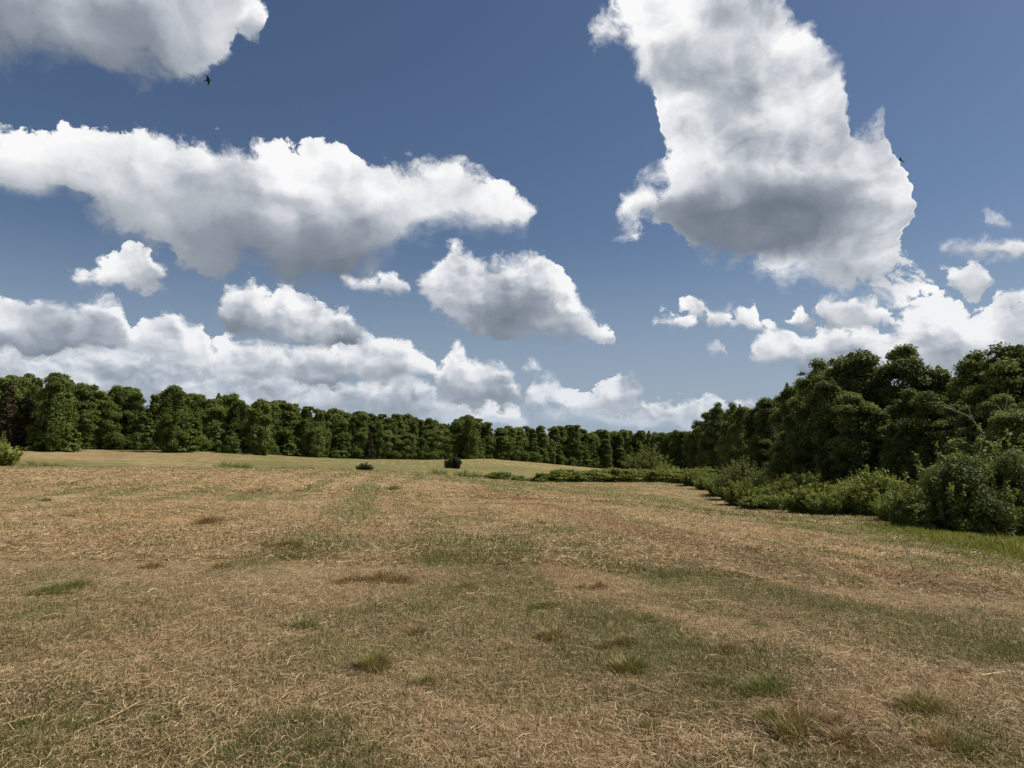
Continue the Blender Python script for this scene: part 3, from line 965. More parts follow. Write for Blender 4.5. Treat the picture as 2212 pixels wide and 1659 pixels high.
# unit prototypes are built at their true size; copies are scaled by a little
OAKS = [broadleaf(100 + i, 14, r_, b_, 112, 17000, 0.24, M_LEAF, top=t_, lob=(.12, .29), loose=.45, boughs=18) for i, (r_, b_, t_) in
        enumerate(((2.9, .0, .6), (3.3, .02, .75), (2.5, .0, .5), (3.0, .03, .8), (2.7, .0, .45), (3.5, .0, .7)))]
POPLARS = [broadleaf(120 + i, 14, r_, .03, 96, 13000, 0.23, M_LEAF, top=.3, lob=(.15, .34), loose=.45, boughs=16) for i, r_ in enumerate((1.7, 2.1))]
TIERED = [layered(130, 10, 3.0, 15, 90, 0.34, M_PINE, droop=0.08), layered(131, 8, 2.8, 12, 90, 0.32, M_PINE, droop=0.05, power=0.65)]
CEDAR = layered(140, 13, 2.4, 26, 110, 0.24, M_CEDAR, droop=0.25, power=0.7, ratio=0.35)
LOWBUSH = [broadleaf(150 + i, 4.6, r_, 0.0, 36, 3000, 0.24, M_LEAF, top=.8, sides=4, lob=(.25, .5), loose=.4) for i, r_ in enumerate((2.2, 2.8))]
BIGS = [broadleaf(200 + i, 16, r_, b_, 170, 38000, 0.15, M_LEAF_NEAR, top=t_, sides=8, lob=(.10, .28), loose=.14, boughs=16) for i, (r_, b_, t_) in
        enumerate(((3.0, .03, .35), (3.4, .05, .5), (2.6, .0, .3), (3.1, .05, .42)))]

# ------------------------------------------------------------------ the wood along the upper field
def interp(tab, u):
    a, b = zip(*tab)
    return float(np.interp(u, a, b))


SKYLINE = [(-300, 780), (0, 801), (70, 806), (130, 806), (180, 830), (260, 828), (300, 845), (375, 832), (420, 848), (500, 848), (560, 857), (640, 870), (720, 882),
           (800, 890), (870, 890), (930, 900), (965, 915), (1000, 894), (1040, 906), (1060, 918), (1110, 920), (1170, 915), (1230, 918), (1290, 928),
           (1350, 925), (1400, 930), (1500, 930), (1600, 925)]
EDGE = [P3(*p)[:2] for p in ((-330, 0, 133), (-150, 0, 141), (0, 0, 150), (200, 0, 158), (400, 0, 167), (560, 0, 176), (700, 0, 187), (850, 0, 203), (950, 0, 215), (1050, 0, 226), (1200, 0, 241),
                             (1300, 0, 251), (1400, 0, 255), (1500, 0, 225), (1570, 0, 190))]
_e = np.array(EDGE)
_el = np.concatenate([[0], np.cumsum(np.linalg.norm(np.diff(_e, axis=0), axis=1))])


def edge_at(s):
    x = np.interp(s, _el, _e[:, 0])
    y = np.interp(s, _el, _e[:, 1])
    x2, y2 = np.interp(s + 3, _el, _e[:, 0]), np.interp(s + 3, _el, _e[:, 1])
    n = np.array([-(y2 - y), x2 - x])
    return x, y, n / max(np.linalg.norm(n), 1e-6)


def u_of(x, y):
    """where a far upright stands across the photograph"""
    cp, sp = math.cos(R(PITCH)), math.sin(R(PITCH))
    return 1106.0 + FOC * x / (y * cp)


def height_for(x, y, v):
    r = ray(u_of(x, y), v)
    return EYE + r[2] * y / r[1] - float(ground(x, y))


LANDMARKS = [(20, 'the red-brown cedar'), (110, 'the low brow weeds'), (215, 'the tall tiered tree'), (505, 'the brow weed clump'), (787, 'the dark round bush'),
             (983, 'the twin bush'), (1080, 'the gully bush'), (1200, 'the hedge start'), (1300, 'the hedge middle'), (1396, 'the bright sapling')]
ORD = ['first', 'second', 'third', 'fourth', 'fifth', 'sixth', 'seventh', 'eighth', 'ninth', 'tenth', 'eleventh', 'twelfth', 'thirteenth', 'fourteenth', 'fifteenth', 'sixteenth', 'seventeenth', 'eighteenth']
wood = []      # (root, u, row, look)


def wood_tree(protos, x, y, h, row, look, name='broadleaf_tree', cat='tree', wide=1.0):
    i = int(RNG.integers(len(protos)))
    pr = protos[i]
    h0 = max(v.co.z for v in pr[1].vertices) if pr[1] not in _h0 else _h0[pr[1]]
    _h0[pr[1]] = h0
    k = h / h0
    w = (k * 0.55 + 0.45) * wide * RNG.uniform(0.9, 1.12)
    r = plant(name, pr, x, y, None, cat, 'trees of the wood beyond the upper field', (w, w, k))
    wood.append((r, u_of(x, y), row, look))
    return r


_h0 = {}
s = 2.0
while s < _el[-1] - 1:
    x, y, n = edge_at(s)
    far = y > 200
    for row, (off, frac) in enumerate(((1.2, RNG.uniform(0.50, 0.86)), (5.0, RNG.uniform(0.90, 0.98)), (9.5, RNG.uniform(0.965, 1.015)))):
        if row == 2 and int(s) % 3 == 0:
            continue
        j = RNG.normal(size=2) * 0.9
        px, py = x + n[0] * off + j[0], y + n[1] * off + j[1]
        u = u_of(px, py)
        if u < -240:
            continue
        top = interp(SKYLINE, u)
        h = max(5.0, height_for(px, py, top) * frac)
        z = RNG.random()
        if 1290 < u < 1440 and row == 0:
            h *= 0.9
        if row == 0 and z < 0.13:
            wood_tree(TIERED, px, py, h * 0.85, row, 'tiered light-green tree', 'tiered_tree', wide=1.15)
        elif z < 0.30:
            wood_tree(POPLARS, px, py, h, row, 'slim upright tree', 'slim_tree')
        else:
            wood_tree(OAKS, px, py, h, row, 'rounded dark-green tree' if z < 0.7 else 'broad uneven green tree', wide=RNG.uniform(0.85, 1.3) if row == 0 else RNG.uniform(0.9, 1.5))
    s += RNG.uniform(2.9, 4.1) * (1.0 if not far else 1.15)
for u, Y, v, kind in ((1018, 220, 894, OAKS), (375, 160, 830, OAKS), (120, 148, 802, OAKS), (560, 171, 858, OAKS), (1055, 229, 912, POPLARS), (1243, 246, 917, POPLARS)):
    x = P3(u, 900, Y)[0]
    r = wood_tree(kind, x, Y, height_for(x, Y, v), 0, 'tall tree standing clear')
wood_tree([CEDAR], P3(18, 900, 147)[0], 147, 14.2, 0, 'red-brown cedar', 'cedar', wide=1.25)
wood_tree([CEDAR], P3(62, 900, 149)[0], 149, 12.0, 0, 'red-brown cedar', 'cedar', wide=1.2)
wood_tree([CEDAR], P3(800, 900, 196)[0], 196, 8.0, 0, 'red-brown cedar', 'cedar')
wood_tree([TIERED[0]], P3(150, 900, 150)[0], 149.5, 8.4, 0, 'tiered light-green tree', 'tiered_tree', wide=1.3)
wood_tree([TIERED[1]], P3(395, 900, 162)[0], 162.5, 8.2, 0, 'tiered light-green tree', 'tiered_tree', wide=1.3)
wood_tree([TIERED[1]], P3(92, 900, 147)[0], 147, 6.2, 0, 'tiered light-green tree', 'tiered_tree', wide=1.3)
for k, u in enumerate(range(1362, 1545, 13)):
    Y = 266 - (u - 1362) * 0.28 + RNG.uniform(-3, 3)
    x = P3(u, 900, Y)[0]
    wood_tree(OAKS if k % 3 else POPLARS, x, Y, height_for(x, Y, 929 + RNG.uniform(-4, 6)), 2, 'rounded dark-green tree' if k % 3 else 'slim upright tree', 'broadleaf_tree' if k % 3 else 'slim_tree')
# low growth along the foot of the wood
s = 3.0
while s < _el[-1] - 12:
    x, y, n = edge_at(s)
    px, py = x - n[0] * RNG.uniform(0, 1.2), y - n[1] * RNG.uniform(0, 1.2)
    if u_of(px, py) > -80 and RNG.random() < 0.7:
        k = RNG.uniform(0.35, 0.9)
        r = plant('bush', LOWBUSH[int(RNG.integers(2))], px, py, None, 'bush', 'bushes along the foot of the wood', (k, k, k * RNG.uniform(.8, 1.2)))
        wood.append((r, u_of(px, py), 3, 'low bush'))
    s += RNG.uniform(2.6, 4.6)
ROWS = ['front-rank', 'second-rank', 'skyline', 'outermost']
_seen = {}
for r, u, row, look in sorted(wood, key=lambda w: w[1]):
    _seen.setdefault((row, look), []).append((u, r))
for (row, look), lst in _seen.items():
    for lu, lname in LANDMARKS:
        for side in (-1, 1):
            own = [(u, r) for u, r in lst if min(LANDMARKS, key=lambda q: abs(q[0] - u))[0] == lu and (u < lu) == (side < 0)]
            own.sort(key=lambda q: abs(q[0] - lu))
            for k, (u, r) in enumerate(own):
                way = 'left' if side < 0 else 'right'
                r['label'] = f'{ROWS[row]} {look} of the far wood, {ORD[min(k, 17)]} {way} of {lname}'

# ------------------------------------------------------------------ the right-hand wood
RIGHT = [(1512, 905, 170, 1, 'hazy slim tree where the right-hand wood begins'), (1530, 884, 150, 2, 'pointed pale-topped tree at the far tip of the right-hand wood'),
         (1585, 868, 128, 0, 'rounded tree second from the far tip of the right-hand wood'), (1644, 864, 108, 3, 'broad tree between the pale-topped tip and the tall domes of the right-hand wood'),
         (1704, 826, 86, 2, 'narrow dark tree forming the step below the tallest domes'), (1775, 773, 72, 0, 'dome-topped tree just left of the tallest crown in the right-hand wood'),
         (1868, 748, 66, 1, 'tallest broad crown in the middle of the right-hand wood'), (1956, 741, 62, 3, 'dense dark crown just right of the tallest one'),
         (2045, 786, 60, 2, 'lower tree in the dip of the right-hand skyline'), (2115, 756, 52, 0, 'open-topped tree right of the dip in the skyline'),
         (2200, 733, 47, 1, 'big tree cut by the right edge of the picture')]
for u, v, Y, k, lab in RIGHT:
    x = P3(u, 900, Y)[0]
    h = height_for(x, Y, v)
    w = (h / 16 * 0.6 + 0.4)
    plant('broadleaf_tree', BIGS[k], x, Y, lab, 'tree', 'trees of the right-hand wood', (w, w, h / 16.2))
RIGHT2 = [(1825, 800, 68, 'low'), (1910, 782, 64, 'low'), (1660, 870, 100, 'low'), (2080, 812, 58, 'gap'), (2165, 780, 50, 'gap'), (1550, 893, 140, 'low'), (1740, 800, 78, 'low'), (1800, 850, 62, 'low'), (1890, 850, 58, 'low'), (1970, 850, 53, 'low'), (2050, 860, 49, 'low'), (2130, 850, 44, 'low'), (2240, 760, 52, 'edge'), (2010, 825, 64, 'gap'), (1560, 900, 160, 'gap'), (1620, 880, 130, 'gap'), (1680, 860, 104, 'gap'), (1735, 815, 92, 'gap'), (1820, 812, 80, 'gap'), (1910, 805, 76, 'gap'), (2000, 835, 70, 'gap'), (2080, 830, 64, 'gap'),
          (2160, 805, 60, 'gap'), (2260, 780, 58, 'gap'), (1700, 880, 80, 'low'), (1770, 880, 66, 'low'), (1850, 870, 59, 'low'), (1930, 880, 55, 'low'), (2010, 880, 51, 'low'), (2090, 850, 46, 'low'),
          (2290, 740, 44, 'edge'), (2370, 760, 41, 'edge'), (2250, 860, 40, 'edge'), (2170, 850, 43, 'edge'), (1640, 905, 98, 'low'), (1600, 910, 118, 'low'), (2180, 880, 37.5, 'edge')]
_cnt = {}
_near = [(1530, 'the pale-topped tip'), (1644, 'the broad tree below the step'), (1775, 'the dome-topped tree'), (1868, 'the tallest crown'), (1956, 'the dense dark crown'), (2045, 'the dip in the skyline'), (2200, 'the big tree at the picture edge')]
for i, (u, v, Y, kind) in enumerate(RIGHT2):
    if kind == 'low':
        v += (-38, 25, -12, 45, 8, -25, 32)[i % 7]
    x = P3(u, 900, Y)[0]
    h = height_for(x, Y, v)
    w = (h / 16 * 0.6 + 0.4) * 0.95
    lm = min(_near, key=lambda q: abs(q[0] - u))
    key = (kind, lm[1], u < lm[0])
    _cnt[key] = _cnt.get(key, 0) + 1
    lab = {'gap': 'shaded tree behind', 'low': 'shorter dark tree before', 'edge': 'leafy dark tree beside'}[kind] + ' ' + lm[1] + (' on its left' if u < lm[0] else ' on its right') + ('' if _cnt[key] == 1 else f', {ORD[_cnt[key] - 1]} out')
    plant('broadleaf_tree', BIGS[(i * 3 + 1) % 4], x, Y, lab, 'tree', 'trees of the right-hand wood', (w, w, h / 16.2))

# pale dead limbs standing out of the leaves at the right
rng = np.random.default_rng(77)
x, Y = P3(2178, 900, 39)[0], 39.0
zg = float(ground(x, Y))
dead = empty('dead_tree', (x, Y, zg))
tag(dead, 'bare dead tree with pale crooked limbs poking out of dark leaves', 'tree')


def loc_of(u, v, y=39.0):
    p = P3(u, v, y)
    return np.array(p) - [x, Y, zg]


root_p = loc_of(2172, 1080)
obj('trunk', mesh_np('trunk', *limb((0, 0, -0.3), loc_of(2150, 960), 0.13, 0.07, rng, 7, 6)[:2], 4, M_DEADWOOD, smooth=True), dead)
for a, b, r0 in (((2150, 960), (2100, 905), .05), ((2100, 905), (2040, 880), .03), ((2150, 960), (2168, 900), .05), ((2168, 900), (2178, 840), .03), ((2100, 905), (2085, 870), .02), ((2168, 900), (2150, 872), .02), ((2155, 975), (2110, 950), .03)):
    obj('limb', mesh_np('limb', *limb(loc_of(*a), loc_of(*b, 38.5), r0, r0 * .55, rng, 5, 5)[:2], 4, M_DEADWOOD, smooth=True), dead)

# ------------------------------------------------------------------ thickets
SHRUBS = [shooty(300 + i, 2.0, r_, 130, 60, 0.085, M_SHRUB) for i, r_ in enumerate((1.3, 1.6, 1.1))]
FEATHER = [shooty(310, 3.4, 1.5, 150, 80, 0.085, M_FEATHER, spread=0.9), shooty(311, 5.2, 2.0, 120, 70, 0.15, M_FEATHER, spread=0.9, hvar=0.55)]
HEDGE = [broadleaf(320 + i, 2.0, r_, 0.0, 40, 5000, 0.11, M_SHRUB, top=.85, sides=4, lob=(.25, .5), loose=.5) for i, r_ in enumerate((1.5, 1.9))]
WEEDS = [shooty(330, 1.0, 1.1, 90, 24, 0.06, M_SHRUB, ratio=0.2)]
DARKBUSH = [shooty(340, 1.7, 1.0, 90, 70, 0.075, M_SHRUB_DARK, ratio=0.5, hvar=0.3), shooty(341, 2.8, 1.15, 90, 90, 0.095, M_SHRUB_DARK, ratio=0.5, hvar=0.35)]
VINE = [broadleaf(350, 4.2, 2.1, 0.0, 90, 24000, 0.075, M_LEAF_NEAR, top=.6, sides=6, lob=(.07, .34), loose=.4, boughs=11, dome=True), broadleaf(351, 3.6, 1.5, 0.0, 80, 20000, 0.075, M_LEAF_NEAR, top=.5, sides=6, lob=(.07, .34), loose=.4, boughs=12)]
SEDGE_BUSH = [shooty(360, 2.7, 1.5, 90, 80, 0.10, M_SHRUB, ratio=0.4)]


def by_pixel(name, proto, u, v, label, cat, vtop=None, wpx=None, group=None, Y=None):
    """stand a plant where (U, V) meets the ground, as tall as VTOP and as wide as WPX say"""
    if Y is None:
        px, py, _ = at(u, v)
    else:
        px, py = P3(u, v, Y)[:2]
    co = [vv.co for vv in list(proto[1].vertices)[::7]]
    zs = [c.z for c in co]
    xs = [c.x for c in co]
    h0, w0 = np.percentile(zs, 99), np.percentile(xs, 97) - np.percentile(xs, 3)
    h = height_for(px, py, vtop) if vtop else h0
    w = (wpx / FOC * py) / w0 if wpx else h / h0
    return plant(name, proto, px, py, label, cat, group, (w, w, h / h0))


by_pixel('dark_bush', DARKBUSH[0], 787, 1019, 'small dark round bush on the brow in the middle of the field', 'bush', 1002, 27, Y=84)
by_pixel('dark_bush', DARKBUSH[1], 981, 1012, 'dark upright twin bush standing alone on the upper field', 'bush', 988, 22)
by_pixel('bush', HEDGE[0], 971, 1011, 'small green bush leaning against the dark twin bush', 'bush', 996, 22)
by_pixel('bush', HEDGE[1], 1078, 1038, 'rounded green bush at the left end of the gully', 'bush', 1020, 50, Y=112)
by_pixel('bush', HEDGE[0], 1122, 1041, 'small sparse bush between the rounded bush and the gully hedge', 'bush', 1028, 26, Y=110)
by_pixel('bush', WEEDS[0], 1148, 1041, 'yellowish weed clump left of the gully hedge', 'plant', 1030, 22, Y=109)
for k, (u, v, w) in enumerate(((945, 1021, 40), (1000, 1023, 36), (1028, 1026, 24))):
    by_pixel('weed_clump', WEEDS[0], u, v, ('wide low weed strip below the dark twin bush', 'low weed strip right of and below the twin bush', 'tiny weed strip nearest the rounded gully bush')[k], 'plant', v - 8, w, 'low weeds on the slope', Y=112)
for k, (u, w, hh) in enumerate(((1183, 42, 15), (1222, 44, 22), (1262, 40, 19), (1300, 44, 22), (1338, 40, 24), (1375, 44, 22), (1412, 40, 20), (1450, 46, 21), (1488, 44, 22), (1520, 40, 24))):
    by_pixel('hedge_bush', HEDGE[k % 2], u, 1043, f'{ORD[k]} bush from the field end of the green gully hedge', 'bush', 1040 - hh * 1.15, w * 1.3, 'bushes of the gully hedge', Y=108 - k * 0.9)
by_pixel('sapling', FEATHER[1], 1396, 1036, 'bright feathery yellow-green sapling behind the gully hedge', 'sapling', 968, 66, Y=128)
by_pixel('bush', SHRUBS[1], 1440, 1036, 'pale green shrub right of the bright sapling', 'bush', 1004, 50, Y=122)
by_pixel('bush', SEDGE_BUSH[0], 2, 1010, 'leafy green bush cut by the left edge on the brow', 'bush', 962, 60, Y=72)
by_pixel('bush', SHRUBS[0], -4, 1010, 'light green shoots beside the bush cut by the left edge', 'bush', 945, 26, Y=74)
for k, (u, v, w, hh, lab) in enumerate(((75, 1010, 70, 14, 'low green weed clump right of the bush at the left edge'), (120, 1011, 50, 10, 'faint low weed clump further right of the left-edge bush'),
                                        (490, 1014, 46, 18, 'green weed clump on the brow with taller shoots'), (525, 1014, 42, 15, 'green weed clump at the right end of the pair on the brow'), (615, 1016, 50, 9, 'thin low weeds between the brow clump and the dark round bush'), (660, 1016, 46, 9, 'thin low weeds nearer the dark round bush'))):
    by_pixel('weed_clump', WEEDS[0], u, v, lab, 'plant', v - hh, w, 'weeds along the brow', Y=78)

# the shrub belt in front of the right-hand wood
BELT = [(1530, 1058, 1030, 60, 0), (1560, 1072, 1040, 62, 1), (1590, 1080, 1042, 66, 2), (1600, 1092, 1055, 70, 0), (1650, 1085, 1042, 70, 1), (1640, 1100, 1066, 70, 2), (1690, 1102, 1062, 76, 0), (1700, 1088, 1040, 74, 1),
        (1740, 1107, 1060, 74, 2), (1750, 1092, 1036, 80, 0), (1790, 1110, 1058, 80, 1), (1810, 1094, 1030, 80, 2), (1840, 1112, 1054, 80, 0), (1865, 1098, 1026, 84, 1), (1890, 1114, 1050, 80, 2),
        (1915, 1108, 1032, 84, 0), (1935, 1124, 1056, 84, 1), (1500, 1050, 1022, 50, 2), (1955, 1130, 1046, 90, 0)]
_bl = ['at the far end near the gully hedge', 'beside the far-end shrub', 'below the yellow-green sapling', 'bulging out over the mown edge left of the sapling', 'right of the yellow-green sapling',
       'low at the mown edge under the sapling', 'at the mown edge with a dark hollow beneath', 'behind the one over the dark hollow', 'at the mown edge a third of the way along', 'rising behind the mown-edge row a third of the way along',
       'at the mown edge in the middle of the belt', 'with pale tips against the dark middle trees', 'at the mown edge right of the middle', 'with the tallest pale shoots', 'at the mown edge near the vine-covered bush',
       'half behind the vine-covered bush', 'in the shade of the vine-covered bush at the mown edge', 'farthest away, against the hedge', 'tucked against the left side of the vine-covered bush']
for k, (u, v, vt, w, i) in enumerate(BELT):
    by_pixel('shrub', SHRUBS[i], u, v, 'green belt shrub ' + _bl[k], 'shrub', v - (v - vt) * RNG.uniform(.7, 1.55), w * RNG.uniform(.85, 1.1), 'shrub belt below the right-hand wood')
by_pixel('sapling', FEATHER[0], 1605, 1082, 'yellow-green feathery sapling rising from the shrub belt', 'sapling', 1000, 74)
by_pixel('sapling', FEATHER[0], 1876, 1096, 'slim pale-leaved sapling above the shrub belt', 'sapling', 1018, 26)
# leafy shoots rising out of the dark bushes
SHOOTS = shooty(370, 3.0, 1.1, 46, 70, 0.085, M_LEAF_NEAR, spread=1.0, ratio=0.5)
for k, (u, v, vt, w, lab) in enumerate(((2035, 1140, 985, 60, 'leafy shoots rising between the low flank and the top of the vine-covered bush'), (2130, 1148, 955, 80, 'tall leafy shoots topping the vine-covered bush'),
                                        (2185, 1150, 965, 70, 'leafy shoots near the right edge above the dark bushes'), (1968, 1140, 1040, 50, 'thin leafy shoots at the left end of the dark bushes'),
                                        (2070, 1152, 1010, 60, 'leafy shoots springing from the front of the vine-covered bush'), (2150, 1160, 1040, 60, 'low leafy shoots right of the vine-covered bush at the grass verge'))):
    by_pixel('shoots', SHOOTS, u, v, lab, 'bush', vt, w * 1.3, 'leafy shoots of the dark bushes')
# the dark bush close by on the right
for k, (u, v, vt, w, i, lab) in enumerate(((2088, 1150, 992, 120, 0, 'big dark vine-covered bush at the mown edge'), (1978, 1142, 1078, 74, 0, 'lowest dark bush at the left end of the dark clump'),
                                           (2030, 1146, 1036, 88, 0, 'dark bush on the left flank of the big vine-covered one'), (2142, 1154, 1012, 96, 1, 'dark bush pressed against the right side of the vine-covered one'),
                                           (2192, 1158, 985, 104, 0, 'dark leafy bush before the picture edge, level with the pale stems'), (2240, 1162, 1010, 110, 1, 'dark bush cut by the right edge of the picture'),
                                           (2320, 1165, 990, 150, 0, 'dark bush beyond the right edge of the picture'), (2120, 1128, 958, 110, 1, 'tall dark bush rising behind the vine-covered one'),
                                           (2060, 1130, 1005, 90, 1, 'dark bush half hidden behind the left flank'), (2215, 1130, 950, 120, 1, 'tall dark bush behind the one at the picture edge'))):
    by_pixel('vine_bush', VINE[i], u, v, lab, 'bush', vt, w, 'dark bushes at the mown edge')

# ------------------------------------------------------------------ cut hay and short grass: countless, so one mesh each
def fan(n, y0, y1, power, rng, wide=0.92):
    """points over the view's fan between distances Y0 and Y1, denser close by"""
    t = rng.random(n)
    e = 2 - power
    y = (y0 ** e + (y1 ** e - y0 ** e) * t) ** (1 / e) if abs(e) > 1e-3 else y0 * (y1 / y0) ** t
    x = rng.uniform(-1, 1, n) * (y * wide + 1.2)
    return x, y


def lying(n, y0, y1, power, rng, lmin, lmax, wid, lift, tilt=0.16, bent=True, bend=0.09, pref=0.5):
    x, y = fan(n, y0, y1, power, rng)
    g_ = greenness(x, y)
    thick = fbm(x * 0.8 + 60, y * 0.8 + 20, 3)
    k = rng.random(n) < np.clip(1.15 - 0.75 * g_ + (thick - 0.5) * 1.2, 0.12, 1)
    x, y, thick = x[k], y[k], thick[k]
    n = len(x)
    a = rng.uniform(0, np.pi, n)
    lean = 0.6 + fbm(x * 0.3 + 9, y * 0.3, 2) * 2.2
    a = np.where(rng.random(n) < pref, lean + rng.normal(size=n) * 0.5, a)
    L = lmin + (lmax - lmin) * rng.random(n) ** 2.2
    z = ground(x, y) + rng.random(n) ** 2 * lift * np.clip((thick - 0.25) * 2.2, 0.25, 1.5) + 0.004
    d = np.stack([np.cos(a), np.sin(a), rng.normal(size=n) * tilt], 1)
    p = np.stack([-np.sin(a), np.cos(a), rng.normal(size=n) * 0.5], 1)
    c = np.stack([x, y, z], 1)
    w = (wid * rng.uniform(0.5, 1.5, n))[:, None]
    h = (L / 2)[:, None]
    tone = np.clip(rng.normal(0.42, 0.27, n) + (rng.random(n) < 0.04) * 0.4, 0, 1)
    tone = np.clip(tone - 0.26 * russet(x, y), 0, 1)
    if bent:
        m_ = c + p * (rng.normal(size=n) * bend * L)[:, None] + [0, 0, 0.006]
        v = np.stack([c - d * h - p * w * .5, c - d * h + p * w * .5, m_ + p * w * .5, m_ - p * w * .5, c + d * h + p * w * .3, c + d * h - p * w * .3], 1).reshape(-1, 3)
        i = np.arange(n)[:, None] * 6
        f = np.concatenate([i + [0, 1, 2, 3], i + [3, 2, 4, 5]], 0)
        return v, f, np.concatenate([tone, tone])
    v = np.stack([c - d * h - p * w * .5, c - d * h + p * w * .5, c + d * h + p * w * .5, c + d * h - p * w * .5], 1).reshape(-1, 3)
    return v, np.arange(4 * n).reshape(n, 4), tone


def upright(n, y0, y1, power, rng, hmin, hmax, wid, green=True, lean=0.45):
    x, y = fan(n, y0, y1, power, rng)
    g_ = greenness(x, y)
    k = rng.random(n) < (np.clip(g_ * 1.5, 0.10, 1) if green else np.clip(1.0 - g_, 0.1, 1))
    x, y, g_ = x[k], y[k], g_[k]
    n = len(x)
    h = (hmin + (hmax - hmin) * rng.random(n) ** 1.6) * (0.7 + 0.6 * g_ if green else 1)
    b = np.stack([x, y, ground(x, y) - 0.004], 1)
    a = rng.uniform(0, 2 * np.pi, n)
    p = np.stack([np.cos(a), np.sin(a), 0 * a], 1) * (wid * rng.uniform(0.6, 1.4, n))[:, None] * 0.5
    t = b + np.stack([rng.normal(size=n) * lean * h, rng.normal(size=n) * lean * h, h], 1)
    m_ = b * 0.45 + t * 0.55 + [0, 0, 0.006]
    q = 0.75
    v = np.stack([b - p, b + p, m_ + p * q, m_ - p * q, t + p * .15, t - p * .15], 1).reshape(-1, 3)
    i = np.arange(n)[:, None] * 6
    f = np.concatenate([i + [0, 1, 2, 3], i + [3, 2, 4, 5]], 0)
    tone = np.clip(rng.normal(0.45, 0.22, n), 0, 1)
    return v, f, np.concatenate([tone, tone])


rng = np.random.default_rng(21)
v, f, t = join([lying(360000, 2.6, 13, 1.2, rng, 0.03, 0.19, 0.0028, 0.045),
                lying(900, 2.6, 14, 1.0, rng, 0.20, 0.50, 0.0044, 0.06, 0.08, bend=0.05),
                lying(210000, 11, 36, 1.35, rng, 0.06, 0.30, 0.0085, 0.06, bent=False, tilt=0.2),
                lying(140000, 32, 105, 1.3, rng, 0.10, 0.36, 0.024, 0.07, bent=False, tilt=0.22, pref=.2)])
hay = obj('cut_hay', mesh_np('cut_hay', v, f, 4, M_STRAW, {'tone': t}))
tag(hay, 'dry cut hay strewn over the mown field', 'hay', kind='stuff')
v, f, t = join([upright(430000, 2.6, 13, 1.2, rng, 0.02, 0.08, 0.0038),
                upright(200000, 11, 36, 1.35, rng, 0.03, 0.10, 0.010),
                upright(110000, 32, 110, 1.3, rng, 0.04, 0.12, 0.03)])
grass_o = obj('short_grass', mesh_np('short_grass', v, f, 4, M_GRASS, {'tone': t}))
tag(grass_o, 'short green grass growing through the cut hay', 'grass', kind='stuff')
v, f, t = join([upright(80000, 2.6, 14, 1.1, rng, 0.02, 0.09, 0.004, green=False, lean=0.6),
                upright(90000, 13, 100, 1.3, rng, 0.03, 0.12, 0.016, green=False, lean=0.6)])
stub = obj('stubble', mesh_np('stubble', v, f, 4, M_STRAW, {'tone': t * 0.62}))
tag(stub, 'short dry stubble standing among the cut hay', 'stubble', kind='stuff')
# taller green along the mown edge at the right
n = 30000
yy = rng.uniform(20.5, 33, n)
uu = rng.uniform(1850, 2360, n)
edge_lo = np.interp(uu, (1850, 2000, 2150, 2212, 2360), (29.0, 26.0, 22.5, 21.0, 20.0))
k = (yy > edge_lo + rng.normal(size=n) * 1.3) & (rng.random(n) < np.clip((uu - 1840) / 170, 0.05, 1))
uu, yy = uu[k], yy[k]
n = len(uu)
xx = (uu - 1106.0) / FOC * yy / (math.cos(R(PITCH)) + 0.22 * math.sin(R(PITCH)))
h = rng.uniform(0.05, 0.26, n) * (0.25 + 1.3 * fbm(xx * 0.8, yy * 0.8, 3)) * np.clip(0.45 + (yy - np.interp(uu, (1850, 2000, 2150, 2212, 2360), (29.0, 26.0, 22.5, 21.0, 20.0))) * .15, .4, 1.1)
b = np.stack([xx, yy, ground(xx, yy) - 0.01], 1)
a = rng.uniform(0, 6.28, n)
p = np.stack([np.cos(a), np.sin(a), 0 * a], 1) * (0.012 * rng.uniform(.6, 1.5, n))[:, None]
tip = b + np.stack([rng.normal(size=n) * .4 * h, rng.normal(size=n) * .4 * h, h], 1)
m_ = b * .45 + tip * .55
v = np.stack([b - p, b + p, m_ + p, m_ - p, tip + p * .2, tip - p * .2], 1).reshape(-1, 3)
i = np.arange(n)[:, None] * 6
f = np.concatenate([i + [0, 1, 2, 3], i + [3, 2, 4, 5]], 0)
t = np.clip(rng.normal(0.5, .25, n) + (fbm(xx * .6 + 8, yy * .6, 3) - .5) * .8, 0, 1)
M_LUSH = leaf_material('lush_grass', (0.12, 0.130, 0.028), (0.21, 0.222, 0.050), (0.33, 0.31, 0.10), trans=0.3, vary=0)
tall = obj('tall_grass', mesh_np('tall_grass', v, f, 4, M_LUSH, {'tone': np.concatenate([t, t])}))
tag(tall, 'bright uncut grass along the foot of the vine-covered bush', 'grass', kind='stuff')


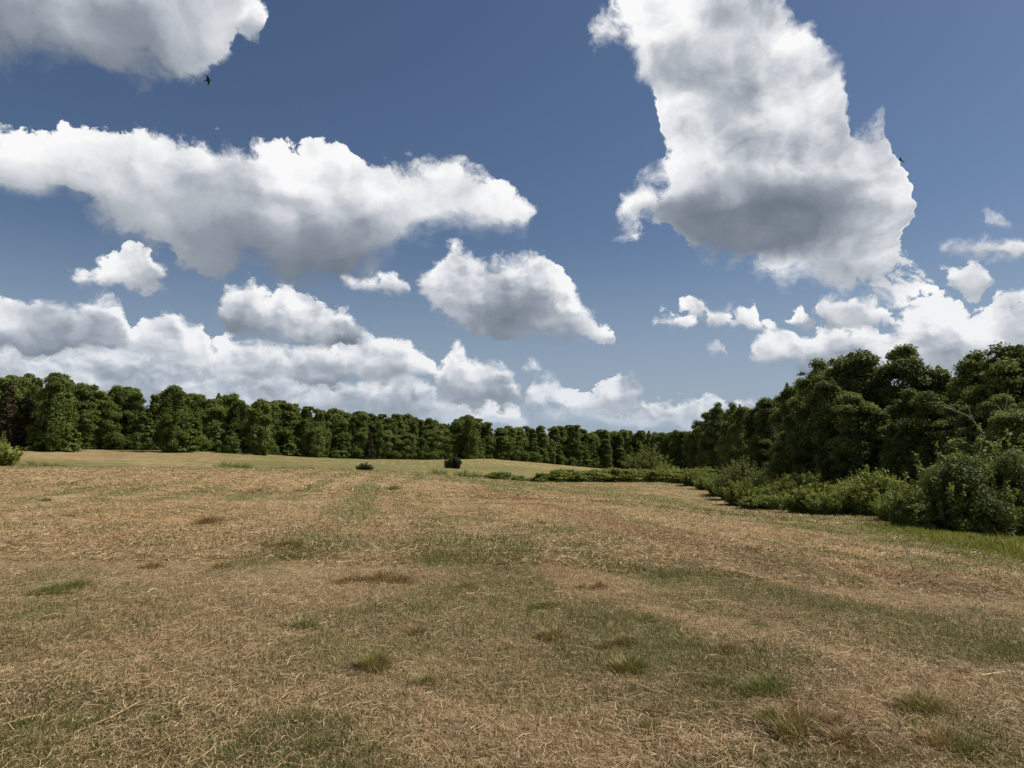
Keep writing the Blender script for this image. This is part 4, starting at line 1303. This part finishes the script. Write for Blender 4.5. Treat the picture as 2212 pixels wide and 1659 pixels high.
# ------------------------------------------------------------------ tufts the mower left
def tuft(seed, r, h, n, lean=0.55, wid=0.0085, hollow=0.0):
    rng = np.random.default_rng(seed)
    a, q = rng.uniform(0, 6.28, n), rng.random(n) ** 0.8 * r * 1.15
    b = np.stack([np.cos(a) * q, np.sin(a) * q * 0.8, np.full(n, -0.02)], 1)
    hh = h * rng.uniform(0.45, 1.1, n) * np.clip(1 - 0.45 * (q / r) ** 2, .25, 1)
    dirx = np.stack([np.cos(a), np.sin(a), 0 * a], 1)
    tip = b + dirx * (hh * lean * (0.2 + q / r))[:, None] + rng.normal(size=(n, 3)) * [0.5, 0.5, 0] * hh[:, None] + [0, 0, 1] * hh[:, None]
    m_ = b * .5 + tip * .5 + [0, 0, 1] * (hh * .16)[:, None]
    p = np.stack([-np.sin(a), np.cos(a), 0 * a], 1) * (wid * rng.uniform(.5, 1.3, n))[:, None] * .5
    v = np.stack([b - p, b + p, m_ + p * .9, m_ - p * .9, tip + p * .2, tip - p * .2], 1).reshape(-1, 3)
    i = np.arange(n)[:, None] * 6
    f = np.concatenate([i + [0, 1, 2, 3], i + [3, 2, 4, 5]], 0)
    t = np.clip(rng.normal(0.5, 0.3, n) + 0.15 * (q / r) ** 2, 0, 1)
    return v, f, np.concatenate([t, t])


def tuft_mesh(seed, r, h, n, mat, **kw):
    v, f, t = tuft(seed, r, h, n, **kw)
    return mesh_np('grass_tuft', v, f, 4, mat, {'tone': t})


M_TUFT_BROWN = leaf_material('brown_tuft', (0.13, 0.085, 0.036), (0.23, 0.158, 0.070), (0.40, 0.29, 0.15), trans=0.2, vary=0)
M_TUFT_GREEN = leaf_material('green_tuft', (0.080, 0.098, 0.026), (0.140, 0.155, 0.048), (0.27, 0.24, 0.10), trans=0.3, vary=0)
T_BROWN = [tuft_mesh(400 + i, r, h, n, M_TUFT_BROWN) for i, (r, h, n) in enumerate(((.16, .13, 320), (.24, .15, 520)))]
T_OLIVE = [tuft_mesh(410 + i, r, h, n, M_TUFT) for i, (r, h, n) in enumerate(((.15, .16, 360), (.22, .2, 560)))]
T_GREEN = [tuft_mesh(420 + i, r, h, n, M_TUFT_GREEN, lean=.4) for i, (r, h, n) in enumerate(((.17, .13, 380), (.30, .13, 800)))]
TUFTS = [
    (1721, 1562, T_BROWN[1], 1.35, 'large ragged brown tuft in the bottom right, shadowed on its near side'),
    (1795, 1572, T_BROWN[0], 1.3, 'brown tuft touching the right end of the large ragged one'),
    (1720, 1592, T_OLIVE[1], 1.1, 'tall olive tuft below the large ragged brown one'),
    (1665, 1560, T_OLIVE[0], 1.1, 'olive tuft at the left end of the large ragged brown one'),
    (1825, 1606, T_BROWN[0], 1.25, 'bushy brown tuft right of the tall olive one'),
    (1822, 1642, T_BROWN[1], 1.0, 'rust-brown tuft near the bottom edge below the bushy brown one'),
    (1990, 1532, T_OLIVE[1], 1.15, 'long olive tuft with a dark near side, right of the pale hay'),
    (2022, 1542, T_OLIVE[0], 1.0, 'small olive tuft at the right end of the long olive one'),
    (2040, 1610, T_BROWN[1], 1.15, 'rusty tuft in the bottom right corner'),
    (2090, 1622, T_GREEN[1], 0.9, 'green tuft beside the rusty corner tuft'),
    (1412, 1546, T_BROWN[1], 0.9, 'flattened yellow-brown tuft in the bottom middle'),
    (1395, 1580, T_OLIVE[0], 0.9, 'thin pale tuft below the flattened yellow-brown one'),
    (1660, 1490, T_GREEN[1], 1.2, 'dark green tuft in the green patch at the lower right'),
    (1550, 1482, T_GREEN[0], 1.2, 'olive-green tuft at the left of the lower right green patch'),
    (1361, 1446, T_OLIVE[1], 1.1, 'round olive tuft alone right of the picture middle'),
    (1347, 1392, T_BROWN[0], 1.15, 'round brown tuft above the round olive one'),
    (1305, 1400, T_BROWN[0], 0.8, 'little brown tuft left of the round brown one'),
    (1195, 1372, T_BROWN[1], 0.95, 'brown tuft with pale stems just right of the picture middle'),
    (1257, 1272, T_BROWN[0], 1.0, 'little dark brown tuft where the turf turns green in mid-field'),
    (1293, 1270, T_BROWN[0], 1.2, 'brown tuft beside the little dark brown one in mid-field'),
    (1400, 1340, T_GREEN[0], 1.0, 'small green tuft in the mid-field turf'),
    (1560, 1408, T_BROWN[1], 0.9, 'wide brown tuft in the sloping turf at the right'),
    (1180, 1312, T_GREEN[1], 0.9, 'bright green tuft in the middle of the mid-field turf'),
    (1630, 1355, T_GREEN[0], 1.2, 'bright green tuft on the slope at the right'),
    (822, 1252, T_BROWN[1], 1.7, 'dark reddish heap of cut grass left of the picture middle'),
    (860, 1258, T_BROWN[0], 1.5, 'brown tuft right of the dark reddish heap'),
    (755, 1255, T_BROWN[1], 1.1, 'brown tuft left of the dark reddish heap'),
    (620, 1180, T_BROWN[1], 1.9, 'brown heap of cut grass on the left half of the field'),
    (580, 1176, T_BROWN[0], 1.8, 'brown heap left of the other brown heap in mid-field'),
    (450, 1130, T_BROWN[1], 2.6, 'reddish heap of cut grass furthest out on the left'),
    (328, 1226, T_BROWN[1], 1.2, 'brown heap on the left, in line with the dark reddish heap'),
    (475, 1226, T_BROWN[0], 1.3, 'small brown tuft between the heaps on the left'),
    (1005, 1275, T_OLIVE[0], 1.3, 'olive tuft in the picture middle at the edge of the green'),
    (900, 1368, T_BROWN[0], 0.9, 'small dark tuft beside the pale stems near the picture middle'),
    (810, 1440, T_OLIVE[1], 1.0, 'wide olive tuft left of the picture middle'),
    (918, 1478, T_OLIVE[0], 0.95, 'pale yellow tuft right of the wide olive one'),
    (660, 1352, T_GREEN[1], 0.9, 'green tuft on the left half of the field'),
    (690, 1620, T_GREEN[1], 0.9, 'dark green tuft at the bottom edge left of the middle'),
    (350, 1562, T_GREEN[1], 0.75, 'green tuft half buried in pale hay at the bottom left'),
    (180, 1568, T_GREEN[1], 1.0, 'largest green patch of grass in the bottom left corner'),
    (60, 1572, T_GREEN[0], 1.1, 'green tuft left of the largest green patch'),
    (110, 1280, T_GREEN[1], 1.4, 'green tuft at the left edge in mid-field'),
    (165, 1268, T_GREEN[1], 1.2, 'second green tuft in the row at the left edge of mid-field'),
    (100, 1082, T_GREEN[0], 2.2, 'green tuft far out by the left edge below the brow'),
    (1165, 1131, T_GREEN[0], 1.8, 'green tuft far out in the middle of the field'),
    (850, 1058, T_GREEN[0], 4.0, 'green tuft in the tractor track near the brow'),
]
for u, v, me, k, lab in TUFTS:
    x, y, z = at(u, v)
    o = obj('grass_tuft', me)
    o.location = (x, y, z)
    o.rotation_euler = (0, 0, RNG.uniform(-.5, .5) + (3.14 if RNG.random() < .5 else 0))
    k *= 0.58 if v > 1440 else 0.66
    o.scale = (k, k, k * RNG.uniform(.75, 1.0))
    tag(o, lab, 'grass tuft', 'grass tufts left by the mower')

# weed stalks still standing
STALKS = [(1824, 1272, 1236, 3, .006, 'thick dark weed stalk standing in the brown hay at the right'), (1717, 1252, 1238, 2, .006, 'short dark stalk left of the thick dark one'),
          (1463, 1362, 1316, 0, .003, 'thin upright weed stalk in mid-field'), (1497, 1362, 1300, 6, .003, 'thin leaning stalk right of the upright one in mid-field'),
          (1797, 1166, 1143, 2, .006, 'short dark stalk near the shrub belt'), (1872, 1252, 1222, 12, .004, 'leaning dark stalk between the thick one and the pale branch'),
          (2050, 1225, 1190, -2, .003, 'thin dark stalk right of the pale branch'), (2132, 1325, 1290, -10, .003, 'thin leaning stalk by the right edge'), (92, 1212, 1192, 2, .003, 'thin stalk on the left side of the field'),
          (1126, 1076, 1066, 0, .012, 'lone stalk far out above the green tuft')]
for k, (u, v, vt, lean, r0, lab) in enumerate(STALKS):
    x, y, z = at(u, v)
    h = height_for(x, y, vt)
    rng_ = np.random.default_rng(500 + k)
    top_ = np.array([lean * h / 30.0, 0.02, h])
    parts = [limb((0, 0, -.05), top_, r0, r0 * .5, rng_, 5, 6, 0)[:2]]
    for t_ in (.55, .75, .9):
        e = top_ * t_ + np.array([rng_.normal() * .16, rng_.normal() * .16, .14]) * h
        parts.append(limb(top_ * t_, e, r0 * .55, r0 * .3, rng_, 4, 3, 0)[:2])
    o = obj('weed_stalk', mesh_np('weed_stalk', *join(parts)[:2], 4, M_STALK))
    o.location = (x, y, z)
    tag(o, lab, 'weed stalk', 'weed stalks')
x, y, z = at(1976, 1230)
rng_ = np.random.default_rng(9)
tp = np.array(P3(1946, 1167, y)) - [x, y, z]
br = empty('fallen_branch', (x, y, z))
tag(br, 'pale bare stick leaning up out of the turf in front of the vine-covered bush', 'branch')
obj('stick', mesh_np('stick', *limb((0, 0, -.05), tp, .016, .008, rng_, 6, 7, 0)[:2], 4, M_DEADWOOD, smooth=True), br)
obj('twig', mesh_np('twig', *limb(tp * .5, tp * .5 + [.07, 0, .16], .008, .004, rng_, 5, 3)[:2], 4, M_DEADWOOD, smooth=True), br)
obj('twig', mesh_np('twig', *limb(tp * .9, tp * .9 + [-.10, 0, .10], .006, .003, rng_, 5, 3)[:2], 4, M_DEADWOOD, smooth=True), br)
for k, (a, b) in enumerate((((2172, 1180), (2158, 1163)), ((2200, 1178), (2188, 1152)))):
    x, y, z = at(*a)
    e = np.array(P3(b[0], b[1], y)) - [x, y, z]
    o = obj('bare_stem', mesh_np('bare_stem', *limb((0, 0, -.05), e * 1.15, .03, .02, rng_, 6, 5, .2)[:2], 4, M_DEADWOOD, smooth=True))
    o.location = (x, y, z)
    tag(o, ('thin pale stem leaning out of the dark under the bush', 'thicker pale curved stem in the dark under the bush')[k], 'stem')


# ------------------------------------------------------------------ birds
def bird(u, v, dist, span, roll, heading, flex, label):
    """a swallow-like bird: body, two swept wings, forked tail; X is forward"""
    p = np.array(ray(u, v)) * dist + [0, 0, EYE]
    root = empty('bird', tuple(p))
    root.rotation_euler = (R(roll[0]), R(roll[1]), R(heading))
    tag(root, label, 'bird', 'birds in the sky')
    s_ = span / 2
    path = np.array([(-.30, 0, 0), (-.22, 0, .01), (-.05, 0, .015), (.12, 0, .01), (.22, 0, .02), (.29, 0, .015), (.34, 0, .0)]) * span
    obj('body', mesh_np('body', *tube(path, np.array([.012, .035, .062, .058, .045, .035, .004]) * span, 10), 4, M_BIRD, smooth=True), root)
    for sd in (-1, 1):
        t = np.linspace(0, 1, 7)
        yy_ = sd * (0.03 * span + t * s_ * .97)
        lead = (0.12 + 0.10 * np.sin(t * 2.6) - 0.34 * t ** 2.2) * span * .8
        chord = (0.27 * (1 - t) ** .6 + .03) * span
        zz = np.sin(t * 2.2) * flex * span
        up = np.stack([lead, yy_, zz + .008 * span * (1 - t)], 1)
        mid = np.stack([lead - chord * .45, yy_, zz + .02 * span * (1 - t)], 1)
        tr_ = np.stack([lead - chord, yy_, zz], 1)
        lo = np.stack([lead - chord * .45, yy_, zz - .008 * span * (1 - t)], 1)
        ring = np.stack([up, mid, tr_, lo], 1)
        i = np.arange(28).reshape(7, 4)
        j = np.roll(i, -1, 1)
        f = np.stack([i[:-1], j[:-1], j[1:], i[1:]], -1).reshape(-1, 4)
        obj('wing', mesh_np('wing', ring.reshape(-1, 3), f, 4, M_BIRD), root)
    tv = np.array([(-.24, .03, 0), (-.24, -.03, 0), (-.50, -.09, 0), (-.38, 0, 0), (-.50, .09, 0), (-.24, .03, .012), (-.24, -.03, .012), (-.50, -.09, .005), (-.38, 0, .008), (-.50, .09, .005)]) * span
    tf = np.array([(0, 1, 3, 3), (0, 3, 4, 4), (1, 2, 3, 3)])
    bmv, bmf = tv, [(0, 1, 3), (0, 3, 4), (1, 2, 3), (6, 5, 8), (8, 5, 9), (7, 6, 8), (0, 5, 6, 1), (1, 6, 7, 2), (2, 7, 8, 3), (3, 8, 9, 4), (4, 9, 5, 0)]
    me = bpy.data.meshes.new('tail')
    me.from_pydata([tuple(q) for q in bmv], [], bmf)
    me.materials.append(M_BIRD)
    obj('tail', me, root)


bird(450, 173, 23, .32, (-74, -8), 4, -.04, 'dark bird with swept crescent wings under the cloud at the upper left')
bird(1946, 347, 28, .38, (24, -34), 118, .10, 'dark bird gliding with spread wings at the right edge of the tall cloud')
bird(2184, 664, 95, .40, (15, 10), 60, .06, 'lower of two tiny birds by the right edge')
bird(2202, 653, 95, .40, (-20, 10), 30, .06, 'upper of two tiny birds by the right edge')
bird(1494, 759, 330, .40, (20, 0), 80, .05, 'barely visible speck of a bird over the middle of the sky')
